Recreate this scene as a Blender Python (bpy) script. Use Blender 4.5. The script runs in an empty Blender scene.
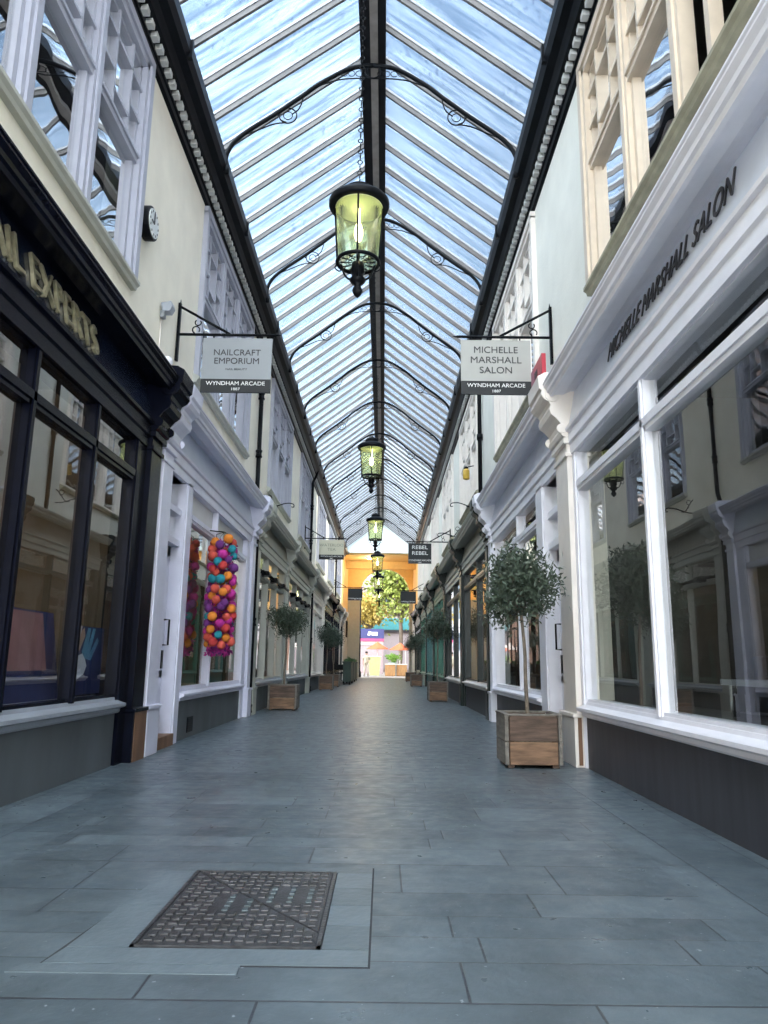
import bpy, bmesh, math, random
from mathutils import Vector, Matrix
random.seed(7)
C = bpy.context.scene.collection
S = bpy.context.scene
PI = math.pi

# ------------------------------------------------------------------ materials
def nodes(name):
    m = bpy.data.materials.new(name); m.use_nodes = True
    nt = m.node_tree; nt.nodes.clear()
    out = nt.nodes.new('ShaderNodeOutputMaterial')
    return m, nt, out
def mat(name, col, rough=0.5, metal=0.0, var=0.12, scale=6.0, bump=0.0, bscale=40.0, coat=0.0, stretch=(1, 1, 1), spec=0.5):
    m, nt, out = nodes(name)
    b = nt.nodes.new('ShaderNodeBsdfPrincipled')
    b.inputs['Roughness'].default_value = rough; b.inputs['Metallic'].default_value = metal
    b.inputs['Specular IOR Level'].default_value = spec
    b.inputs['Coat Weight'].default_value = coat
    tc = nt.nodes.new('ShaderNodeTexCoord'); mp = nt.nodes.new('ShaderNodeMapping')
    mp.inputs['Scale'].default_value = stretch
    nt.links.new(tc.outputs['Object'], mp.inputs[0])
    n = nt.nodes.new('ShaderNodeTexNoise'); n.inputs['Scale'].default_value = scale; n.inputs['Detail'].default_value = 5
    nt.links.new(mp.outputs[0], n.inputs[0])
    r = nt.nodes.new('ShaderNodeValToRGB')
    lo = [max(0, c * (1 - var)) for c in col]; hi = [min(1, c * (1 + var)) for c in col]
    r.color_ramp.elements[0].position = .3; r.color_ramp.elements[1].position = .7
    r.color_ramp.elements[0].color = (*lo, 1); r.color_ramp.elements[1].color = (*hi, 1)
    nt.links.new(n.outputs[0], r.inputs[0]); nt.links.new(r.outputs[0], b.inputs['Base Color'])
    if bump > 0:
        n2 = nt.nodes.new('ShaderNodeTexNoise'); n2.inputs['Scale'].default_value = bscale; n2.inputs['Detail'].default_value = 4
        nt.links.new(mp.outputs[0], n2.inputs[0])
        bp = nt.nodes.new('ShaderNodeBump'); bp.inputs['Strength'].default_value = bump; bp.inputs['Distance'].default_value = .02
        nt.links.new(n2.outputs[0], bp.inputs['Height']); nt.links.new(bp.outputs[0], b.inputs['Normal'])
    nt.links.new(b.outputs[0], out.inputs[0])
    return m
def emit(name, col, s):
    m, nt, out = nodes(name); e = nt.nodes.new('ShaderNodeEmission')
    e.inputs[0].default_value = (*col, 1); e.inputs[1].default_value = s
    nt.links.new(e.outputs[0], out.inputs[0]); return m
def glass(name, tint=(.93, .97, .96), ior=1.55, wob=0.0, wscale=1.2, haze=0.0, hazecol=(.6, .65, .5), gain=1.0):
    m, nt, out = nodes(name)
    t = nt.nodes.new('ShaderNodeBsdfTransparent'); t.inputs[0].default_value = (*tint, 1)
    g = nt.nodes.new('ShaderNodeBsdfGlossy'); g.inputs['Roughness'].default_value = 0.0
    g.inputs[0].default_value = (1, 1, 1, 1)
    f = nt.nodes.new('ShaderNodeFresnel'); f.inputs[0].default_value = ior
    mx = nt.nodes.new('ShaderNodeMixShader')
    if wob > 0:
        tc = nt.nodes.new('ShaderNodeTexCoord'); mp = nt.nodes.new('ShaderNodeMapping'); mp.inputs['Scale'].default_value = (1, 1, .5)
        n = nt.nodes.new('ShaderNodeTexNoise'); n.inputs['Scale'].default_value = wscale; n.inputs['Detail'].default_value = 1.5
        bp = nt.nodes.new('ShaderNodeBump'); bp.inputs['Strength'].default_value = 1; bp.inputs['Distance'].default_value = wob
        nt.links.new(tc.outputs['Object'], mp.inputs[0]); nt.links.new(mp.outputs[0], n.inputs[0])
        nt.links.new(n.outputs[0], bp.inputs['Height']); nt.links.new(bp.outputs[0], g.inputs['Normal'])
    fac = f.outputs[0]
    ge = nt.nodes.new('ShaderNodeNewGeometry'); nb_ = nt.nodes.new('ShaderNodeMath'); nb_.operation = 'SUBTRACT'; nb_.inputs[0].default_value = 1; nt.links.new(ge.outputs['Backfacing'], nb_.inputs[1])
    mf_ = nt.nodes.new('ShaderNodeMath'); mf_.operation = 'MULTIPLY'; nt.links.new(fac, mf_.inputs[0]); nt.links.new(nb_.outputs[0], mf_.inputs[1]); fac = mf_.outputs[0]
    if gain != 1.0:
        mm = nt.nodes.new('ShaderNodeMath'); mm.operation = 'MULTIPLY'; mm.use_clamp = True; mm.inputs[1].default_value = gain
        nt.links.new(fac, mm.inputs[0]); fac = mm.outputs[0]
    nt.links.new(fac, mx.inputs[0])
    src = t.outputs[0]
    if haze > 0:
        d = nt.nodes.new('ShaderNodeBsdfTranslucent'); d.inputs[0].default_value = (*hazecol, 1)
        d2 = nt.nodes.new('ShaderNodeBsdfDiffuse'); d2.inputs[0].default_value = (*hazecol, 1)
        ad = nt.nodes.new('ShaderNodeMixShader'); ad.inputs[0].default_value = .5
        nt.links.new(d.outputs[0], ad.inputs[1]); nt.links.new(d2.outputs[0], ad.inputs[2])
        m2 = nt.nodes.new('ShaderNodeMixShader'); m2.inputs[0].default_value = haze
        nt.links.new(t.outputs[0], m2.inputs[1]); nt.links.new(ad.outputs[0], m2.inputs[2]); src = m2.outputs[0]
    nt.links.new(src, mx.inputs[1]); nt.links.new(g.outputs[0], mx.inputs[2])
    nt.links.new(mx.outputs[0], out.inputs[0]); return m

def roof_glass():
    m, nt, out = nodes('weathered_roof_glass'); L = nt.links.new; N = nt.nodes.new
    t = N('ShaderNodeBsdfTransparent'); t.inputs[0].default_value = (.95, .98, 1, 1)
    d = N('ShaderNodeBsdfTranslucent'); d.inputs[0].default_value = (.60, .76, .96, 1)
    d2 = N('ShaderNodeBsdfDiffuse'); d2.inputs[0].default_value = (.42, .52, .62, 1)
    tc = N('ShaderNodeTexCoord')
    mp = N('ShaderNodeMapping'); mp.inputs['Scale'].default_value = (.7, 9, .7)
    L(tc.outputs['Object'], mp.inputs[0])
    n1 = N('ShaderNodeTexNoise'); n1.inputs['Scale'].default_value = 1.6; n1.inputs['Detail'].default_value = 6; L(mp.outputs[0], n1.inputs[0])
    r1 = N('ShaderNodeMapRange'); r1.inputs[1].default_value = .38; r1.inputs[2].default_value = .68; r1.inputs[3].default_value = .04; r1.inputs[4].default_value = .30
    L(n1.outputs[0], r1.inputs[0])
    n2 = N('ShaderNodeTexNoise'); n2.inputs['Scale'].default_value = 14; n2.inputs['Detail'].default_value = 4; L(tc.outputs['Object'], n2.inputs[0])
    r2 = N('ShaderNodeMapRange'); r2.inputs[1].default_value = .56; r2.inputs[2].default_value = .66; r2.inputs[3].default_value = 0; r2.inputs[4].default_value = .38
    L(n2.outputs[0], r2.inputs[0])
    n3 = N('ShaderNodeTexNoise'); n3.inputs['Scale'].default_value = 1.1; n3.inputs['Detail'].default_value = 2; L(tc.outputs['Object'], n3.inputs[0])
    r3 = N('ShaderNodeMapRange'); r3.inputs[1].default_value = .4; r3.inputs[2].default_value = .62; L(n3.outputs[0], r3.inputs[0])
    mu = N('ShaderNodeMath'); mu.operation = 'MULTIPLY'; L(r2.outputs[0], mu.inputs[0]); L(r3.outputs[0], mu.inputs[1])
    # grime film
    fil = N('ShaderNodeMixShader'); fil.inputs[0].default_value = .12; L(d.outputs[0], fil.inputs[1]); L(d2.outputs[0], fil.inputs[2])
    a = N('ShaderNodeMixShader'); L(r1.outputs[0], a.inputs[0]); L(t.outputs[0], a.inputs[1]); L(fil.outputs[0], a.inputs[2])
    # darker specks of dirt
    dk = N('ShaderNodeBsdfTransparent'); dk.inputs[0].default_value = (.55, .60, .70, 1)
    b = N('ShaderNodeMixShader'); L(mu.outputs[0], b.inputs[0]); L(a.outputs[0], b.inputs[1]); L(dk.outputs[0], b.inputs[2])
    g = N('ShaderNodeBsdfGlossy'); g.inputs['Roughness'].default_value = .08
    c = N('ShaderNodeMixShader'); c.inputs[0].default_value = .02; L(b.outputs[0], c.inputs[1]); L(g.outputs[0], c.inputs[2])
    L(c.outputs[0], out.inputs[0]); return m

def paving():
    m, nt, out = nodes('slate_paving'); L = nt.links.new; N = nt.nodes.new
    b = N('ShaderNodeBsdfPrincipled')
    tc = N('ShaderNodeTexCoord')
    def brick(w, h, off, c1, c2, rot=0, shift=(0, 0, 0), mortar=.0045):
        mp = N('ShaderNodeMapping'); mp.inputs['Rotation'].default_value = (0, 0, rot); mp.inputs['Location'].default_value = shift
        L(tc.outputs['Object'], mp.inputs[0])
        k = N('ShaderNodeTexBrick'); k.offset = off; k.offset_frequency = 2; k.squash = .72; k.squash_frequency = 3
        k.inputs['Scale'].default_value = 1; k.inputs['Brick Width'].default_value = w; k.inputs['Row Height'].default_value = h
        k.inputs['Mortar Size'].default_value = mortar; k.inputs['Mortar Smooth'].default_value = .25; k.inputs['Bias'].default_value = 0
        k.inputs['Color1'].default_value = (*c1, 1); k.inputs['Color2'].default_value = (*c2, 1); k.inputs['Mortar'].default_value = (.035, .04, .05, 1)
        L(mp.outputs[0], k.inputs[0]); return k
    c1, c2 = (.070, .094, .112), (.112, .145, .168)
    sx_ = N('ShaderNodeSeparateXYZ'); L(tc.outputs['Object'], sx_.inputs[0])
    m1_ = N('ShaderNodeMath'); m1_.operation = 'MULTIPLY_ADD'; m1_.inputs[1].default_value = 4.3; m1_.inputs[2].default_value = .8; L(sx_.outputs[1], m1_.inputs[0])
    m2_ = N('ShaderNodeMath'); m2_.operation = 'SINE'; L(m1_.outputs[0], m2_.inputs[0])
    m3_ = N('ShaderNodeMath'); m3_.operation = 'MULTIPLY_ADD'; m3_.inputs[1].default_value = .09; L(m2_.outputs[0], m3_.inputs[0]); L(sx_.outputs[1], m3_.inputs[2])
    cx_ = N('ShaderNodeCombineXYZ'); L(sx_.outputs[0], cx_.inputs[0]); L(m3_.outputs[0], cx_.inputs[1])
    A = brick(.92, .285, .37, c1, c2, 0, (.33, .12, 0))
    nt.links.new(cx_.outputs[0], A.inputs[0].links[0].from_node.inputs[0])
    B = brick(1.2, .34, .43, c1, c2, PI / 2, (.1, 1.28, 0))
    sep = N('ShaderNodeSeparateXYZ'); L(tc.outputs['Object'], sep.inputs[0])
    gt = N('ShaderNodeMath'); gt.operation = 'GREATER_THAN'; gt.inputs[1].default_value = 1.28; L(sep.outputs[0], gt.inputs[0])
    lt = N('ShaderNodeMath'); lt.operation = 'LESS_THAN'; lt.inputs[1].default_value = -1.68; L(sep.outputs[0], lt.inputs[0])
    ad = N('ShaderNodeMath'); ad.operation = 'ADD'; L(gt.outputs[0], ad.inputs[0]); L(lt.outputs[0], ad.inputs[1])
    mc = N('ShaderNodeMix'); mc.data_type = 'RGBA'; L(ad.outputs[0], mc.inputs['Factor']); L(A.outputs[0], mc.inputs['A']); L(B.outputs[0], mc.inputs['B'])
    mf = N('ShaderNodeMix'); L(ad.outputs[0], mf.inputs['Factor']); L(A.outputs['Fac'], mf.inputs['A']); L(B.outputs['Fac'], mf.inputs['B'])
    n = N('ShaderNodeTexNoise'); n.inputs['Scale'].default_value = 3; n.inputs['Detail'].default_value = 7; L(tc.outputs['Object'], n.inputs[0])
    r = N('ShaderNodeMapRange'); r.inputs[1].default_value = .3; r.inputs[2].default_value = .7; r.inputs[3].default_value = .78; r.inputs[4].default_value = 1.22; L(n.outputs[0], r.inputs[0])
    mm = N('ShaderNodeMix'); mm.data_type = 'RGBA'; mm.blend_type = 'MULTIPLY'; mm.inputs['Factor'].default_value = 1
    L(mc.outputs['Result'], mm.inputs['A']); L(r.outputs[0], mm.inputs['B'])
    # pale scuffs / chips
    n2 = N('ShaderNodeTexNoise'); n2.inputs['Scale'].default_value = 38; n2.inputs['Detail'].default_value = 3; L(tc.outputs['Object'], n2.inputs[0])
    r2 = N('ShaderNodeMapRange'); r2.inputs[1].default_value = .69; r2.inputs[2].default_value = .76; L(n2.outputs[0], r2.inputs[0])
    m3 = N('ShaderNodeMix'); m3.data_type = 'RGBA'; L(r2.outputs[0], m3.inputs['Factor']); L(mm.outputs['Result'], m3.inputs['A']); m3.inputs['B'].default_value = (.34, .38, .42, 1)
    L(m3.outputs['Result'], b.inputs['Base Color'])
    n4 = N('ShaderNodeTexNoise'); n4.inputs['Scale'].default_value = 9; n4.inputs['Detail'].default_value = 5; L(tc.outputs['Object'], n4.inputs[0])
    r4 = N('ShaderNodeMapRange'); r4.inputs[1].default_value = .3; r4.inputs[2].default_value = .7; r4.inputs[3].default_value = .27; r4.inputs[4].default_value = .46; L(n4.outputs[0], r4.inputs[0])
    L(r4.outputs[0], b.inputs['Roughness'])
    n5 = N('ShaderNodeTexNoise'); n5.inputs['Scale'].default_value = 16; n5.inputs['Detail'].default_value = 8; L(tc.outputs['Object'], n5.inputs[0])
    s = N('ShaderNodeMath'); s.operation = 'MULTIPLY_ADD'; s.inputs[1].default_value = -.7; L(mf.outputs[0], s.inputs[0]); L(n5.outputs[0], s.inputs[2])
    bp = N('ShaderNodeBump'); bp.inputs['Strength'].default_value = .55; bp.inputs['Distance'].default_value = .006; L(s.outputs[0], bp.inputs['Height'])
    L(bp.outputs[0], b.inputs['Normal']); b.inputs['Specular IOR Level'].default_value = .6
    L(b.outputs[0], out.inputs[0]); return m

M = {}
M['cream'] = mat('cream_render', (.78, .745, .635), .7, var=.06, scale=2.5, bump=.15, bscale=30)
M['cream_r'] = mat('pale_render', (.71, .70, .63), .7, var=.05, scale=2.5, bump=.15, bscale=30)
M['lilac'] = mat('lilac_paint', (.66, .67, .80), .35, var=.05)
M['grey'] = mat('grey_frame_paint', (.37, .385, .46), .4, var=.05)
M['beige'] = mat('beige_frame_paint', (.58, .49, .39), .45, var=.08)
M['white'] = mat('white_paint', (.76, .76, .82), .35, var=.04)
M['whitew'] = mat('warm_white_paint', (.74, .69, .64), .38, var=.04)
M['stone'] = mat('greenish_grey_paint', (.42, .43, .385), .45, var=.06)
M['black'] = mat('black_paint', (.003, .004, .010), .25, var=.2, spec=.10)
M['iron'] = mat('black_iron', (.005, .006, .008), .4, var=.3, spec=.10)
M['dgreen'] = mat('dark_green_paint', (.008, .016, .014), .3, var=.2, spec=.25)
M['green'] = mat('green_paint', (.03, .16, .11), .35, var=.1)
M['teal'] = mat('teal_paint', (.03, .15, .15), .35, var=.1)
M['greyboard'] = mat('grey_fascia_board', (.32, .30, .25), .45, var=.06)
M['gloss'] = mat('glossy_fascia', (.012, .02, .045), .25, var=.1, coat=.6)
M['gfascia'] = mat('pale_fascia', (.70, .76, .88), .3, var=.04, coat=.4)
M['stallL'] = mat('grey_slate_panel', (.085, .10, .112), .55, var=.22, scale=3, stretch=(1, 1, .3))
M['stallR'] = mat('charcoal_panel', (.040, .042, .053), .5, var=.25, scale=4, stretch=(1, 3, .3))
M['sillm'] = mat('lead_grey_sill', (.30, .33, .38), .3, var=.1)
M['oak'] = mat('worn_wood_edge', (.17, .09, .05), .6, var=.35, scale=5, stretch=(1, 1, .2))
M['plank'] = mat('weathered_plank', (.20, .115, .066), .65, var=.45, scale=5, bump=.3, bscale=25, stretch=(1, 4, 6))
M['plank2'] = mat('dark_weathered_plank', (.105, .067, .048), .7, var=.5, scale=5, bump=.3, bscale=25, stretch=(1, 4, 6))
M['plankg'] = mat('grey_weathered_plank', (.17, .155, .135), .7, var=.3, scale=5, bump=.3, bscale=25, stretch=(4, 1, 6))
M['soil'] = mat('pale_gravel', (.30, .28, .23), .9, var=.4, scale=60, bump=.6, bscale=90)
M['bark'] = mat('grey_bark', (.16, .13, .10), .8, var=.3, scale=20, bump=.4, bscale=60)
M['leaf'] = mat('olive_leaf', (.060, .085, .058), .5, var=.5, scale=9)
M['leafy'] = mat('yellow_green_leaf', (.22, .27, .05), .5, var=.4, scale=3)  # the street tree's own yellow-green
M['hedge'] = mat('hedge_leaf', (.06, .13, .04), .5, var=.5, scale=9)
M['bar'] = mat('grey_glazing_bar', (.11, .105, .105), .5, var=.2, scale=5)
M['barcap'] = mat('pale_bar_edge', (.30, .31, .33), .45, var=.1)
M['ridge'] = mat('ridge_timber', (.010, .010, .013), .5, var=.2, spec=.2)
M['ridgeg'] = mat('grey_ridge_strip', (.26, .235, .22), .5, var=.2)
M['dentil'] = mat('pale_dentil', (.52, .53, .52), .6, var=.08)
M['cover'] = mat('worn_cast_iron', (.075, .075, .08), .33, metal=.6, var=.4, scale=12, bump=.2, bscale=60)
M['coverp'] = mat('lead_patch', (.09, .115, .125), .38, var=.3, metal=.3)
M['slab'] = mat('slate_slab', (.125, .16, .185), .38, var=.12, scale=6, bump=.15, bscale=30)
M['slabd'] = mat('slate_slab_dark', (.10, .13, .15), .38, var=.12, scale=6, bump=.15, bscale=30)
M['gap'] = mat('dark_joint', (.03, .033, .04), .8)
M['signg'] = mat('pale_grey_sign', (.25, .27, .29), .5, var=.03)
M['signw'] = mat('off_white_sign', (.35, .35, .33), .5, var=.03)
M['signc'] = mat('cream_sign', (.58, .56, .44), .5, var=.03)
M['signb'] = mat('charcoal_sign', (.008, .010, .012), .6, var=.05)
M['ink'] = mat('dark_lettering', (.02, .02, .025), .4)
M['inkw'] = mat('white_lettering', (.75, .75, .75), .5)
M['gold'] = mat('gold_lettering', (.36, .33, .22), .35, var=.3, scale=20, metal=.2)
M['yellow'] = mat('yellow_ochre_render', (.90, .62, .25), .7, var=.05)
M['gable'] = mat('pale_blue_boarding', (.62, .68, .68), .6, var=.03)
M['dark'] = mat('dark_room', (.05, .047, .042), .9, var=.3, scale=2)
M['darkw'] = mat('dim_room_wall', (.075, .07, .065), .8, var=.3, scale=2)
M['roomfloor'] = mat('room_floor', (.10, .085, .07), .5, var=.2)
M['brass'] = mat('brass', (.5, .38, .18), .3, metal=.8)
M['chrome'] = mat('chrome', (.5, .5, .5), .2, metal=1)
M['red'] = mat('red_enamel', (.42, .03, .05), .35, var=.06)
M['pane'] = glass('shop_window_glass', (.96, .975, .97), 1.8, wob=.0016, wscale=1.3, gain=1.5)
M['upane'] = glass('old_window_glass', (.80, .85, .86), 1.8, wob=.004, wscale=1.5, gain=3.2)
M['lglass'] = glass('lantern_glass', (.93, .95, .80), 1.25, haze=.13, hazecol=(.60, .68, .52))
M['opal'] = mat('lantern_reflector', (.72, .76, .42), .5, var=.04)
M['bulb'] = emit('lit_bulb', (1, .93, .62), 9)
M['warmbulb'] = emit('warm_bulb', (1, .62, .22), 14)
M['roof'] = roof_glass()
M['pave'] = paving()
M['clockf'] = mat('clock_face', (.62, .66, .66), .3)
M['pc'] = [mat('coral_wool', (.66, .10, .07), .9, bump=1, bscale=90), mat('teal_wool', (.02, .27, .34), .9, bump=1, bscale=90), mat('orange_wool', (.75, .24, .03), .9, bump=1, bscale=90),
           mat('magenta_wool', (.52, .03, .30), .9, bump=1, bscale=90), mat('purple_wool', (.15, .03, .20), .9, bump=1, bscale=90), mat('red_wool', (.55, .05, .05), .9, bump=1, bscale=90)]
M['pink'] = mat('dusky_pink_board', (.30, .15, .17), .7, var=.15)
M['navy'] = mat('navy_paint', (.018, .026, .12), .6, var=.1)
M['skin'] = mat('skin_tone', (.50, .33, .26), .5)
M['paper'] = mat('pale_print', (.74, .76, .86), .4, var=.1)
M['bluep'] = mat('blue_print', (.10, .28, .46), .4, var=.4)
M['brown'] = mat('brown_blind', (.22, .125, .075), .6, var=.15, scale=3, stretch=(1, 5, .3))

# ------------------------------------------------------------------ mesh helper
ORG = {}
def org(p): return ORG.get(p.name, Vector((0, 0, 0))) if p else Vector((0, 0, 0))
class MB:
    def __init__(s): s.v = []; s.f = []; s.mi = []; s.cur = 0; s.sm = []; s.smooth = False
    def _add(s, vs, fs):
        o = len(s.v); s.v += [tuple(v) for v in vs]
        for f in fs: s.f.append([i + o for i in f]); s.mi.append(s.cur); s.sm.append(s.smooth)
    def box(s, x0, x1, y0, y1, z0, z1):
        if x0 > x1: x0, x1 = x1, x0
        if y0 > y1: y0, y1 = y1, y0
        if z0 > z1: z0, z1 = z1, z0
        s._add([(x, y, z) for x in (x0, x1) for y in (y0, y1) for z in (z0, z1)],
               [(0, 1, 3, 2), (4, 6, 7, 5), (0, 4, 5, 1), (2, 3, 7, 6), (0, 2, 6, 4), (1, 5, 7, 3)]); return s
    def prismy(s, prof, y0, y1):            # profile [(x,z)] extruded along y
        n = len(prof); vs = [(x, y0, z) for x, z in prof] + [(x, y1, z) for x, z in prof]
        fs = [(i, (i + 1) % n, n + (i + 1) % n, n + i) for i in range(n)] + [tuple(range(n))[::-1], tuple(range(n, 2 * n))]
        s._add(vs, fs); return s
    def prismx(s, prof, x0, x1):            # profile [(y,z)]
        n = len(prof); vs = [(x0, y, z) for y, z in prof] + [(x1, y, z) for y, z in prof]
        fs = [(i, (i + 1) % n, n + (i + 1) % n, n + i) for i in range(n)] + [tuple(range(n))[::-1], tuple(range(n, 2 * n))]
        s._add(vs, fs); return s
    def prismz(s, prof, z0, z1):
        n = len(prof); vs = [(x, y, z0) for x, y in prof] + [(x, y, z1) for x, y in prof]
        fs = [(i, (i + 1) % n, n + (i + 1) % n, n + i) for i in range(n)] + [tuple(range(n))[::-1], tuple(range(n, 2 * n))]
        s._add(vs, fs); return s
    def tube(s, pts, r, seg=8, closed=False):
        pts = [Vector(p) for p in pts]; n = len(pts)
        rs = r if isinstance(r, (list, tuple)) else [r] * n
        rings = []; prev = None
        for i, p in enumerate(pts):
            if closed: d = pts[(i + 1) % n] - pts[i - 1]
            else: d = pts[min(i + 1, n - 1)] - pts[max(i - 1, 0)]
            d.normalize()
            if prev is None:
                a = Vector((0, 0, 1)) if abs(d.z) < .9 else Vector((1, 0, 0)); u = d.cross(a).normalized()
            else: u = (prev - d * prev.dot(d)).normalized()
            prev = u; w = d.cross(u)
            rings.append([p + (u * math.cos(2 * PI * k / seg) + w * math.sin(2 * PI * k / seg)) * rs[i] for k in range(seg)])
        vs = [v for r_ in rings for v in r_]; fs = []
        m = n if closed else n - 1
        for i in range(m):
            j = (i + 1) % n
            for k in range(seg): fs.append((i * seg + k, i * seg + (k + 1) % seg, j * seg + (k + 1) % seg, j * seg + k))
        if not closed: fs += [tuple(range(seg))[::-1], tuple(range((n - 1) * seg, n * seg))]
        q = s.smooth; s.smooth = True; s._add(vs, fs); s.smooth = q; return s
    def ring(s, c, R, r, axis='y', n=20, seg=6, arc=None):
        c = Vector(c); a0, a1 = arc if arc else (0, 2 * PI); pts = []
        m = n if not arc else n + 1
        for i in range(m):
            a = a0 + (a1 - a0) * i / n
            o = {'y': (math.cos(a), 0, math.sin(a)), 'x': (0, math.cos(a), math.sin(a)), 'z': (math.cos(a), math.sin(a), 0)}[axis]
            pts.append(c + Vector(o) * R)
        return s.tube(pts, r, seg, closed=not arc)
    def lathe(s, c, prof, seg=28, smooth=True):        # prof [(r,z)]
        vs = []; fs = []; n = len(prof)
        for r, z in prof:
            for k in range(seg): vs.append((c[0] + r * math.cos(2 * PI * k / seg), c[1] + r * math.sin(2 * PI * k / seg), c[2] + z))
        for i in range(n - 1):
            for k in range(seg): fs.append((i * seg + k, i * seg + (k + 1) % seg, (i + 1) * seg + (k + 1) % seg, (i + 1) * seg + k))
        if prof[0][0] > 1e-5: fs.append(tuple(range(seg))[::-1])
        if prof[-1][0] > 1e-5: fs.append(tuple(range((n - 1) * seg, n * seg)))
        q = s.smooth; s.smooth = smooth; s._add(vs, fs); s.smooth = q; return s
    def ball(s, c, r, sx=1, sy=1, sz=1, seg=14):
        prof = [(r * math.sin(PI * i / 8), -r * math.cos(PI * i / 8)) for i in range(9)]
        o = len(s.v); s.lathe((0, 0, 0), prof, seg)
        for i in range(o, len(s.v)): v = s.v[i]; s.v[i] = (c[0] + v[0] * sx, c[1] + v[1] * sy, c[2] + v[2] * sz)
        return s
    def quad(s, a, b, c, d): s._add([a, b, c, d], [(0, 1, 2, 3)]); return s
    def build(s, name, m, parent=None, bevel=0, recalc=True):
        o0 = org(parent)
        me = bpy.data.meshes.new(name)
        me.from_pydata([(v[0] - o0.x, v[1] - o0.y, v[2] - o0.z) for v in s.v], [], s.f)
        for mm in (m if isinstance(m, list) else [m]): me.materials.append(mm)
        for p, i, q in zip(me.polygons, s.mi, s.sm): p.material_index = i; p.use_smooth = q
        if recalc:
            bm = bmesh.new(); bm.from_mesh(me); bmesh.ops.remove_doubles(bm, verts=bm.verts, dist=1e-6) if False else None
            bmesh.ops.recalc_face_normals(bm, faces=bm.faces); bm.to_mesh(me); bm.free()
        o = bpy.data.objects.new(name, me); C.objects.link(o)
        if parent: o.parent = parent
        ORG[o.name] = o0
        if bevel:
            b = o.modifiers.new('bevel', 'BEVEL'); b.width = bevel; b.segments = 2; b.limit_method = 'ANGLE'; b.angle_limit = math.radians(40)
        return o
def thing(name, label, cat, loc=(0, 0, 0), group=None, kind=None):
    o = bpy.data.objects.new(name, None); C.objects.link(o); o.location = loc; o.empty_display_size = .1
    ORG[o.name] = Vector(loc)
    if label: o['label'] = label
    if cat: o['category'] = cat
    if group: o['group'] = group
    if kind: o['kind'] = kind
    return o
def tag(o, label, cat, group=None, kind=None):
    o['label'] = label; o['category'] = cat
    if group: o['group'] = group
    if kind: o['kind'] = kind
    return o
def struct(name, mb, m, **k):
    o = mb.build(name, m, **k); o['kind'] = 'structure'; return o
def dup(o, parent=None, loc=None, label=None):
    c = o.copy(); C.objects.link(c); c.parent = parent
    for ch in list(o.children): dup(ch, c)
    if loc is not None: c.location = loc; ORG[c.name] = Vector(loc)
    if label: c['label'] = label
    return c
def text(body, size, loc, rot, m, parent, name='lettering', ext=.004, sx=1.0, align='CENTER', space=1.0):
    cu = bpy.data.curves.new('t', 'FONT'); cu.body = body; cu.size = size; cu.extrude = ext; cu.align_x = align; cu.align_y = 'CENTER'; cu.space_character = space
    cu.space_line = 1.0
    ob = bpy.data.objects.new('t', cu); C.objects.link(ob)
    dg = bpy.context.evaluated_depsgraph_get(); me = bpy.data.meshes.new_from_object(ob.evaluated_get(dg))
    bpy.data.objects.remove(ob); bpy.data.curves.remove(cu)
    me.name = name; me.materials.clear(); me.materials.append(m)
    T = Matrix.Translation(Vector(loc) - org(parent)) @ rot.to_4x4() @ Matrix.Diagonal((sx, 1, 1, 1))
    me.transform(T)
    o = bpy.data.objects.new(name, me); C.objects.link(o); o.parent = parent; ORG[o.name] = org(parent); return o
from mathutils import Euler
ROT_FRONT = Euler((PI / 2, 0, 0)).to_matrix()
ROT_L = Euler((PI / 2, 0, PI / 2)).to_matrix()
ROT_R = Euler((PI / 2, 0, -PI / 2)).to_matrix()
TILT = Euler((-.185, 0, 0)).to_matrix()

WL, WR = 2.29, 1.79
def X(side, d): return -(WL + d) if side < 0 else (WR + d)
def bx(mb, side, d0, d1, y0, y1, z0, z1): return mb.box(X(side, d0), X(side, d1), y0, y1, z0, z1)
def pr(mb, side, prof, y0, y1): return mb.prismy([(X(side, d), z) for d, z in prof], y0, y1)
YEND = 43.0

# ------------------------------------------------------------------ floor
struct('floor', MB().box(-14, 14, -5, YEND + 7.3, -.2, 0), M['pave'])
M['street'] = mat('pale_street_paving', (.30, .27, .25), .6, var=.12, scale=3)  # the street paving's own pale colour
struct('floor_street', MB().box(-40, 40, YEND + 7.3, 130, -.2, -.005), M['street'])

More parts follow.
